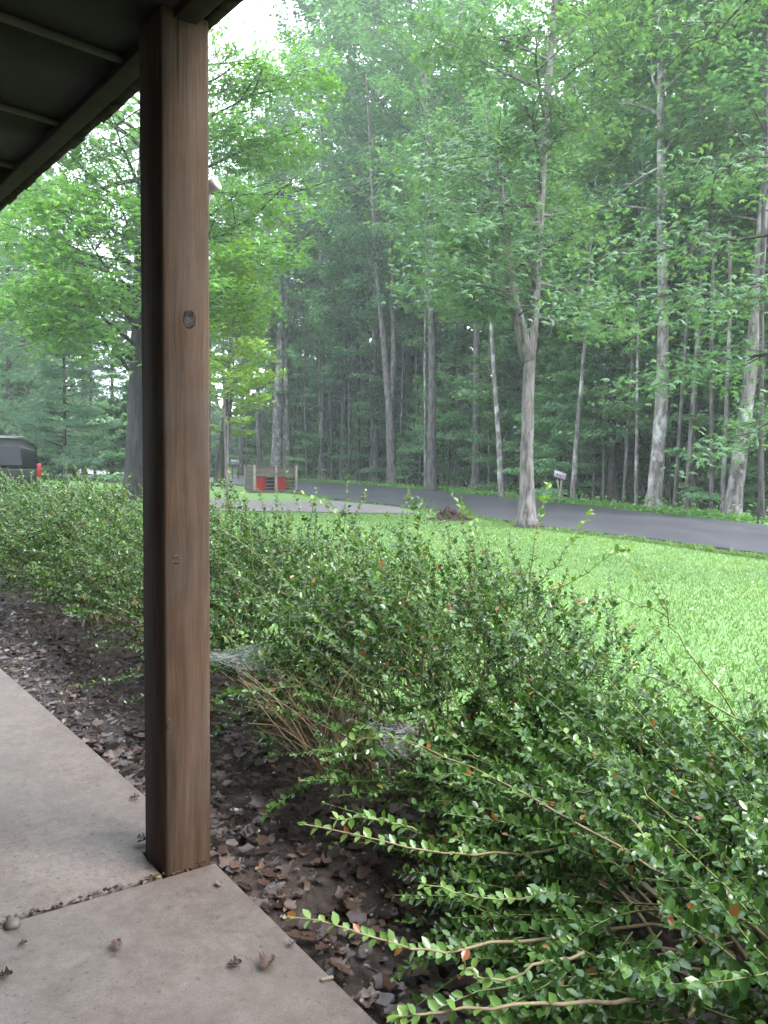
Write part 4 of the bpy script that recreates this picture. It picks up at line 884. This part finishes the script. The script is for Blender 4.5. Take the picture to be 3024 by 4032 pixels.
rng = np.random.default_rng(301); lb = MB()
for k in range(6):
    tpl = dead_leaf_mesh(310 + k, .22, 7, 2) if k < 4 else (OVAL[0] * [1, 1, 2.5], OVAL[1]); m = 1000 if k < 4 else 4000
    u = rng.uniform(-2.5, 9, m); v = rng.beta(1.1, 1.6, m) * 1.75 + .02; G = P0 + U * u[:, None] + Vn * v[:, None]
    far_ = (u > .3) & (v < .03); P = np.c_[G, np.full(m, -.075) + .03 * rng.random(m)]
    lb.leaves(tpl, P, np.c_[rng.normal(size=(m, 2)), rng.normal(size=m) * .25], np.c_[rng.normal(size=(m, 2)) * .4, np.ones(m)], rng.uniform(.02, .06, m) if k < 4 else rng.uniform(.008, .03, m), rng.random(m) ** 1.4)
o = lb.build('leaf_litter', M['litter']); tag(o, 'brown fallen leaves covering the soil between patio and hedge', 'leaf litter', kind='stuff')
for k in range(4):
    tpl = dead_leaf_mesh(330 + k, .2, 6, 2); m = 420; u = rng.uniform(-2.4, 1.6, m) if k < 3 else rng.uniform(1, 8, m); v = .03 + 1.3 * rng.random(m) ** 1.2; G = P0 + U * u[:, None] + Vn * v[:, None]
    lb.leaves(tpl, np.c_[G, np.full(m, -.06) + .025 * rng.random(m)], np.c_[rng.normal(size=(m, 2)), rng.normal(size=m) * .15], np.c_[rng.normal(size=(m, 2)) * .3, np.ones(m)], rng.uniform(.03, .075, m), .8 * rng.random(m) ** 1.5)
bpy.data.objects.remove(o); o = lb.build('leaf_litter', M['litter']); tag(o, 'brown fallen leaves covering the soil between patio and hedge', 'leaf litter', kind='stuff')
pbm = MB(); m = 1500; u = rng.uniform(-2.5, 6, m); v = rng.beta(1, 1.8, m) * 1.4 + .01; G = P0 + U * u[:, None] + Vn * v[:, None]
OCT = (arr([1, 0, 0], [-1, 0, 0], [0, 1, 0], [0, -1, 0], [0, 0, .7], [0, 0, -.5]), np.array([[0, 2, 4], [2, 1, 4], [1, 3, 4], [3, 0, 4]]))
pbm.leaves(OCT, np.c_[G, np.full(m, -.07) + .012 * rng.random(m)], np.c_[rng.normal(size=(m, 2)), rng.normal(size=m) * .2], np.c_[rng.normal(size=(m, 2)) * .3, np.ones(m)], rng.uniform(.004, .011, m), rng.random(m))
o = pbm.build('soil_pebbles', M['pebble']); tag(o, 'small pebbles scattered in the soil of the planting bed', 'pebbles', kind='stuff')
def stone(px_, py_, size, z, lab, mat, seed):
    d = ray(px_, py_); t = (z - CAMH) / d[2]; p = d * t + [0, 0, CAMH]; rng = np.random.default_rng(seed); b = MB()
    th = np.arange(10) * 2 * math.pi / 10; lv = [(-.5, .55), (-.2, .95), (.15, 1), (.45, .8), (.65, .4)]
    V = np.concatenate([np.c_[np.cos(th) * r, np.sin(th) * r * .8, np.full(10, zz_)] * (1 + .09 * rng.normal(size=(10, 1))) for zz_, r in lv]) * size
    i = np.arange(4)[:, None] * 10; a = np.arange(10)[None]; c = (a + 1) % 10
    b.add(V, np.stack([i + a, i + c, i + c + 10, i + a + 10], -1).reshape(-1, 4)); b.ng.append(list(range(10))[::-1]); b.ng.append([40 + q for q in range(10)])
    o = b.build('stone', M[mat], loc=p, smooth=True); tag(o, lab, 'stone', 'loose stones')
stone(930, 3190, .011, -.06, 'white stone in the soil just right of the post foot, the upper one', 'white_stone', 1)
stone(1012, 3272, .012, -.06, 'brightest white stone in the soil right of the post foot, the lower one', 'white_stone', 2)
stone(868, 3285, .014, -.06, 'grey stone lying against the right side of the post', 'pebble', 3)
stone(1105, 3310, .010, -.06, 'flat tan pebble on the soil right of the two white stones', 'pebble', 4)
stone(1082, 3398, .009, -.06, 'small pinkish pebble on the soil off the slab corner', 'pebble', 5)
stone(48, 3638, .026, .008, 'mossy grey stone on the patio joint at the left edge', 'pebble', 6)
stone(1672, 3890, .014, -.06, 'pale grey pebble in the litter under the lowest branch', 'pebble', 7)
def fallen(px_, py_, z, size, lab, seed, r_, tpl=None, rot=0, curl=.45):
    d = ray(px_, py_); t = (z - CAMH) / d[2]; p = d * t + [0, 0, CAMH]; b = MB(); tp = dead_leaf_mesh(seed, curl) if tpl is None else tpl
    b.leaves(tp, np.zeros((1, 3)), arr([math.cos(rot), math.sin(rot), .05]), arr([.1, .1, 1]), np.array([size * .8]), np.array([r_]))
    o = b.build('fallen_leaf', M['litter'], loc=p); tag(o, lab, 'leaf', 'single fallen leaves')
CURL = dead_leaf_mesh(399, .5)
fallen(460, 3720, .012, .055, 'curled brown leaf near the middle of the front patio slab', 401, .55, CURL, 2.0)
fallen(1055, 3790, .012, .07, 'crumpled red brown leaf on the front slab near its outer edge', 402, .5, None, 1.2, .8)
fallen(925, 3795, .008, .05, 'dark thin leaf scrap left of the crumpled leaf on the front slab', 403, .2, CURL, .2)
fallen(560, 3310, .012, .07, 'grey brown crumpled leaf wedged at the left foot of the post', 404, .6, None, .4, .7)
fallen(90, 3715, .008, .03, 'small dark leaf scrap below the mossy stone', 405, .05, CURL, .6)
fallen(20, 3840, .008, .05, 'dark leaf scrap on the front slab at the left edge', 406, .1, CURL, .2)
fallen(1150, 3715, .010, .035, 'dark leaf scrap on the outer edge of the front slab', 407, .1, CURL, 1)
fallen(860, 3480, .008, .035, 'small tan leaf on the front slab near the post', 408, .9, CURL, 2.4)
fallen(530, 3140, .006, .05, 'grey leaf with a stalk on the rear slab left of the post', 409, .4, CURL, .3)
for k, (x, y, s_, r_, lab) in enumerate(((1270, 3400, .09, .75, 'large grey brown leaf on the bed off the slab corner'), (1390, 3560, .1, .62, 'broad wet brown leaf under the long low branch'), (1580, 3560, .11, .7, 'broad purple grey leaf in the shade of the lower branches'), (1120, 3180, .09, .8, 'tan curled leaf in the litter left of the green blades'), (1330, 3800, .09, .55, 'dark red brown leaf below the lowest long branch'), (1450, 3920, .08, .8, 'tan leaf at the slab edge near the bottom'), (400, 2900, .09, .7, 'pale brown leaf in the bed left of the post'), (250, 2560, .09, .85, 'tan leaf under the hedge at far left of the bed'))):
    fallen(x, y, -.05, s_, lab, 420 + k, r_, None, k * 1.3, .4)
ch = MB(); ch.box((0, 0, 0), (.035, .009, .006), rz(.35)); d = ray(1288, 3852); t = (.006 - CAMH) / d[2]
o = ch.build('wood_chip', M['pale_wood'], loc=d * t + [0, 0, CAMH], bevel=.001); tag(o, 'pale wood chip lying on the edge of the front slab', 'wood chip')
gbl = empty('grass_tuft', porch(-.28, .62, -.08), 0, 'few broad green grass blades sprouting from the bed right of the post', 'plant')
rng = np.random.default_rng(451)
for k in range(9):
    a = rng.random() * 6.28; ln = .12 + .1 * rng.random(); dr = np.array([math.cos(a), math.sin(a), 0]); t = np.linspace(0, 1, 6)
    c = np.array([0, 0, 1])[None] * (ln * t * (1 - .3 * t))[:, None] + dr[None] * (ln * .6 * t ** 2)[:, None]; sd = np.cross(dr, [0, 0, 1]); w = .006 * np.sin(math.pi * (t * .9 + .08))
    b = MB(); i = np.arange(5); b.add(np.vstack([c - sd * w[:, None], c + sd * w[:, None]]), np.c_[i, i + 6, i + 7, i + 1], .6); b.build('blade', M['verge'], gbl, smooth=True)

# ------------------------------------------------------------------ bin shed with two red bins
sb = at(1066, 1938); YAW = math.radians(30)
shed = empty('bin_shed', sb, YAW, 'low weathered grey board shed for bins beside the drive', 'shed')
SW, SD, SH = 2.15, 1.25, 1.32          # local: front faces -y
def sboard(c, sz, nm='board', mt='grey_wood'): q = MB(); q.box(c, sz); return q.build(nm, M[mt], shed, bevel=.006)
for x in (-SW / 2, .02, SW / 2): sboard((x, -SD / 2 - .0, SH / 2), (.11, .1, SH), 'post', 'pale_wood')
for x in (-SW / 2, SW / 2): sboard((x, SD / 2, SH / 2), (.1, .1, SH), 'post', 'pale_wood')
for k in range(3): sboard((0, -SD / 2 + .07, SH - .12 - k * .175), (SW - .1, .025, .165))
rng = np.random.default_rng(460)
for k in range(7):
    z = .12 + k * .175
    sboard((-SW / 2 + .02, 0, z), (.025, SD - .08, .16 - .02 * rng.random())); sboard((SW / 2 - .02, 0, z), (.025, SD - .08, .13))
    sboard((0, SD / 2 - .06, z), (SW - .1, .025, .14))
for k in range(5): sboard((SW / 2 - .27, -SD / 2 + .3, .12 + k * .13), (.42, .025, .075), 'slat')
for k in range(8): sboard((0, -SD / 2 - .02 + (k + .5) * SD / 8, SH + .02), (SW + .1, SD / 8 - .012, .028), 'roof_board', 'dark_wood')
sboard((.02, -SD / 2 - .065, SH - .42), (.12, .03, .1), 'latch', 'dark_wood'); sboard((0, -SD / 2, .06), (SW + .5, .16, .12), 'sill', 'dark_wood')
def bin_(lx, lab, wd):
    c, s_ = math.cos(YAW), math.sin(YAW); l = np.array([lx, -.12]); w_ = np.array([sb[0] + l[0] * c - l[1] * s_, sb[1] + l[0] * s_ + l[1] * c, sb[2] + .1])
    r = empty('rubbish_bin', w_, YAW, lab, 'bin', 'red bins in the shed'); b = MB(); a, e = wd / 2 * .85, wd / 2
    b.add([[-a, -a, 0], [a, -a, 0], [a, a, 0], [-a, a, 0], [-e, -e, .86], [e, -e, .86], [e, e, .86], [-e, e, .86]], [[3, 2, 1, 0], [0, 1, 5, 4], [1, 2, 6, 5], [2, 3, 7, 6], [3, 0, 4, 7], [4, 5, 6, 7]]); b.build('body', M['red_plastic'], r, bevel=.02)
    q = MB(); q.box((0, 0, .89), (wd + .06, wd + .06, .05)); q.build('lid', M['dark_red'], r, bevel=.015)
    for x in (-.15, .15): q = MB(); q.box((x, -wd / 2 * .93 - .012, .42), (.035, .02, .7)); q.build('rib', M['red_plastic'], r)
bin_(-.66, 'left red plastic bin inside the wooden shed', .58); bin_(.42, 'right red plastic bin inside the wooden shed', .52)

# ------------------------------------------------------------------ mailboxes
def mailbox_shell(parent, L, Wd, Hh, yaw_m):
    b = MB(); th = np.linspace(0, math.pi, 9); prof = np.vstack([[[-Wd / 2, 0]], np.c_[-np.cos(th) * Wd / 2, Hh - Wd / 2 + np.sin(th) * Wd / 2], [[Wd / 2, 0]]]); n = len(prof)
    V = np.vstack([np.c_[np.full(n, -L / 2), prof], np.c_[np.full(n, L / 2), prof]]); i = np.arange(n); j = (i + 1) % n
    b.add(V, np.c_[i, i + n, j + n, j]); b.ng.append(list(range(n))); b.ng.append([n + q for q in range(n)][::-1]); b.build('box', M[yaw_m], parent)
    d = MB(); V2 = V.copy(); V2[:n, 0] = -L / 2 - .02; V2[n:, 0] = -L / 2 - .001; V2[:, 1] *= 1.04; V2[:, 2] = V2[:, 2] * 1.04 - .004; d.add(V2, np.c_[i, i + n, j + n, j]); d.ng.append(list(range(n))); d.ng.append([n + q for q in range(n)][::-1]); d.build('door', M['mail_white'], parent)
mb = at(2200, 1990); mr = empty('mailbox', mb, math.radians(-28), 'tilted grey mailbox with a red flag on a leaning wooden post', 'mailbox')
hd = empty('box_mount', (0, 0, 0)); bpy.data.objects.remove(hd)
mr.scale = (.74, .74, .92)
bx = MB(); bx.tube([(-.02, 0, -.1), (.06, 0, .55), (.13, 0, 1.08)], .05, 6); bx.build('post', M['pale_wood'], mr)
bx = MB(); bx.tube([(.06, 0, .55), (-.06, 0, .8), (-.1, 0, 1.06)], .045, 6); bx.build('brace', M['pale_wood'], mr)
TILT = np.array(Matrix.Rotation(math.radians(14), 3, 'Y'))
def mpart(name, fn, mt):
    b = MB(); fn(b); b.v = [(q @ TILT.T) + [.03, 0, 1.12] for q in b.v]; return b.build(name, M[mt], mr)
def shell_fn(x0, x1, gr):
    def f(b):
        th = np.linspace(0, math.pi, 9); Wd, Hh = .19 * gr, .25 * gr; prof = np.vstack([[[-Wd / 2, 0]], np.c_[-np.cos(th) * Wd / 2, Hh - Wd / 2 + np.sin(th) * Wd / 2], [[Wd / 2, 0]]]); n = len(prof)
        V = np.vstack([np.c_[np.full(n, x0), prof], np.c_[np.full(n, x1), prof]]); i = np.arange(n); j = (i + 1) % n; b.add(V, np.c_[i, i + n, j + n, j]); b.ng.append(list(range(n))); b.ng.append([n + q for q in range(n)][::-1])
    return f
mpart('box', shell_fn(-.26, .28, 1), 'mail_grey'); mpart('door', shell_fn(-.32, -.262, 1.05), 'mail_white'); mpart('base_board', lambda b: b.box((0, 0, -.02), (.5, .16, .035)), 'dark_wood')
mpart('flag', lambda b: (b.box((.02, -.103, .1), (.12, .01, .07)), b.box((-.04, -.103, .13), (.03, .01, .12))), 'red_paint')
mpart('number_plate', lambda b: b.box((-.15, -.1, .12), (.07, .008, .07)), 'rubber')
fb_ = at(926, 1868); fb_ = deep(926, 1870, 58); fb_[2] = float(terrain(fb_[0], fb_[1]))
fr = empty('mailbox', fb_, math.radians(20), 'white mailbox with red lettering across the road left of the shed', 'mailbox')
fr.scale = (.75, .75, .9)
for x in (-.28, .3):
    q = MB(); q.box((x, 0, .6), (.1, .1, 1.3)); q.build('post', M['grey_wood'], fr)
q = MB(); q.box((0, 0, 1.22), (.75, .2, .05)); q.build('shelf', M['dark_wood'], fr)
hold = MB(); n0 = len(fr.children)
def far_shell(b, x0, x1, gr):
    shell_fn(x0, x1, gr)(b); b.v = [q + [0, 0, 1.25] for q in b.v]
q = MB(); far_shell(q, -.36, .36, 1.5); q.build('box', M['mail_white'], fr); q = MB(); far_shell(q, -.40, -.361, 1.55); q.build('door', M['mail_white'], fr)
LET = MB()
def stroke(x0, z0, x1, z1): LET.tube([(x0, -.149, z0), (x1, -.149, z1)], .016, 4)
stroke(-.2, 1.5, -.06, 1.5); stroke(-.13, 1.5, -.13, 1.32); stroke(-.03, 1.5, .03, 1.32); stroke(.03, 1.32, .09, 1.5); stroke(.13, 1.5, .25, 1.5); stroke(.13, 1.5, .13, 1.32); stroke(.13, 1.32, .25, 1.32)
LET.build('lettering', M['red_paint'], fr)
q = MB(); q.tube([(.42, 0, .6), (.42, 0, 1.2)], .05, 8); q.build('paper_tube', M['teal'], fr)
q = MB(); q.tube([(0, 0, 0), (.02, 0, 1.5), (.07, 0, 3.6)], [.07, .06, .05], 8); wp = deep(876, 1868, 56); wp[2] = float(terrain(wp[0], wp[1]))
o = q.build('white_pole', M['mail_white'], loc=wp, smooth=True); tag(o, 'thin white pole between the dark leaning trunk and the far mailbox', 'pole')

# ------------------------------------------------------------------ rotten stump on the lawn edge
sp_ = at(1772, 2050); sr = empty('rotten_stump', sp_, 0.0, 'dark rotten stump lying at the lawn edge beside the road', 'stump')
rng = np.random.default_rng(501); b = MB(); nt_, nr_ = 44, 14; th = np.linspace(0, 2 * math.pi, nt_, endpoint=False); V = []
for i in range(nr_):
    f = i / (nr_ - 1); rad = (1 - f) ** .75
    hgt = f ** .9 * .36; rx = .72 * rad + .02; ry = .42 * rad + .02
    w = 1 + .16 * np.sin(th * 5 + f * 5) + .1 * np.sin(th * 9 + 2 - f * 9) + .09 * rng.normal(size=nt_)
    V.append(np.c_[np.cos(th) * rx * w - .08 * f, np.sin(th) * ry * w, np.full(nt_, hgt) * (1 + .25 * np.sin(th * 3 + 1)) + .03 * rng.normal(size=nt_)])
V = np.vstack(V); i = np.arange(nr_ - 1)[:, None] * nt_; a = np.arange(nt_)[None]; c = (a + 1) % nt_
b.add(V, np.stack([i + a, i + c, i + c + nt_, i + a + nt_], -1).reshape(-1, 4)); b.ng.append([(nr_ - 1) * nt_ + q for q in range(nt_)]); b.build('trunk_mass', M['stump'], sr); sr.scale = (.72, .72, .72)
for (x0, z0, x1, z1) in ((-.4, .1, -.82, .16), (-.1, .3, -.1, .58), (-.28, .25, -.4, .42), (.3, .15, .75, .05), (.1, .28, .2, .42), (-.05, .3, -.2, .5)):
    q = MB(); q.tube([(x0, -.05, z0), ((x0 + x1) / 2, -.06 + .05 * rng.normal(), (z0 + z1) / 2 + .02), (x1, -.05, z1)], [.11, .075, .015], 7, wob=.15, rng=rng); q.build('root', M['stump'], sr)
q = MB(); V = rng.normal(size=(26, 3)) * [.09, .04, .03] + [.3, -.1, .27]; F = [[k, k + 1, k + 2] for k in range(24)]; q.add(V, F); q.build('rotten_core', M['stump_orange'], sr)

# ------------------------------------------------------------------ parked car at the left edge
cx = deep(150, 1800, 20.0); cp = np.array([cx[0], 20.0, float(terrain(cx[0], 20.0))]); CY_ = math.radians(210)
car = empty('parked_car', cp, CY_, 'dark green black estate car parked at the left edge behind the hedge', 'car')
# local: +x runs forward from the tail; side nearest the viewer is +y after the turn
def loft(secs, mt, nm):
    b = MB(); n = len(secs[0]); V = np.vstack(secs); k = len(secs); i = np.arange(k - 1)[:, None] * n; a = np.arange(n)[None]; c = (a + 1) % n
    b.add(V, np.stack([i + a, i + c, i + c + n, i + a + n], -1).reshape(-1, 4)); b.ng.append(list(range(n))[::-1]); b.ng.append([(k - 1) * n + q for q in range(n)]); o = b.build(nm, M[mt], car, smooth=False, bevel=.03); return o
def ring(x, w, z0, z1, tw): return np.array([[x, -w, z0], [x, -w * 1.0, (z0 + z1) * .55], [x, -tw, z1], [x, tw, z1], [x, w, (z0 + z1) * .55], [x, w, z0]])
loft([ring(.05, .86, .5, 1.2, .84), ring(.0 + .12, .93, .38, 1.24, .9), ring(1.2, .95, .32, 1.26, .92), ring(3.3, .95, .32, 1.18, .9), ring(4.6, .9, .36, 1.0, .82), ring(4.85, .8, .45, .85, .72)], 'car_paint', 'body')
loft([ring(.12, .86, 1.2, 1.86, .66), ring(.42, .88, 1.22, 1.98, .7), ring(2.2, .88, 1.2, 2.0, .7), ring(3.0, .86, 1.16, 1.9, .66), ring(3.7, .8, 1.14, 1.2, .7)], 'car_paint', 'cabin')
for x0, x1 in ((.45, 1.3), (1.38, 2.2), (2.28, 3.05)):
    for sg in (-1, 1):
        q = MB(); y0, y1 = sg * .888, sg * .872; q.add([[x0, y0, 1.33], [x1, y0, 1.33], [x1 - .04, y1, 1.78], [x0 + .04, y1, 1.78]] , [[0, 1, 2, 3]] if sg < 0 else [[3, 2, 1, 0]]); q.v[0][:, 1] += sg * .012; q.build('side_window', M['glass'], car)
for sg in (-1, 1):
    q = MB(); q.box((.075, sg * .89, 1.2), (.11, .12, .36)); q.build('tail_light', M['tail'], car, bevel=.02)
    q = MB(); q.tube([(.4, sg * .62, 2.03), (2.8, sg * .62, 2.05)], .02, 6); q.build('roof_rail', M['chrome'], car)
    for x in (.95, 3.75):
        q = MB(); th = np.arange(24) * 2 * math.pi / 24
        V = np.concatenate([np.c_[x + np.cos(th) * r, np.full(24, sg * yy), .35 + np.sin(th) * r] for r, yy in ((.2, .86), (.35, .86), (.35, .98), (.2, .98))]); i = np.arange(3)[:, None] * 24; a = np.arange(24)[None]; c = (a + 1) % 24
        q.add(V, np.stack([i + a, i + c, i + c + 24, i + a + 24], -1).reshape(-1, 4)); wh = q.build('wheel', M['rubber'], car); q = MB(); q.tube([(x, sg * .88, .35), (x, sg * .96, .35)], .2, 16); q.build('rim', M['chrome'], wh)
q = MB(); q.box((.0, 0, .55), (.14, 1.8, .2)); q.build('rear_bumper', M['car_paint'], car, bevel=.03)
q = MB(); q.add([[.10, -.7, 1.38], [.10, .7, 1.38], [.115, .6, 1.8], [.115, -.6, 1.8]], [[0, 3, 2, 1]]); q.v[0][:, 0] -= .02; q.build('rear_window', M['glass'], car)

# ------------------------------------------------------------------ damp air
hz = MB(); hz.box((0, 45, 24.4), (340, 250, 51.2)); hm = bpy.data.materials.new('damp air'); hm.use_nodes = True; n = hm.node_tree; n.nodes.remove(n.nodes['Principled BSDF'])
pv = n.nodes.new('ShaderNodeVolumePrincipled'); pv.inputs['Density'].default_value = .0010; pv.inputs['Color'].default_value = (.93, .97, 1, 1); pv.inputs['Anisotropy'].default_value = .2
n.links.new(pv.outputs[0], n.nodes['Material Output'].inputs['Volume'])
o = hz.build('haze', hm); o['kind'] = 'stuff'; o.display_type = 'WIRE'
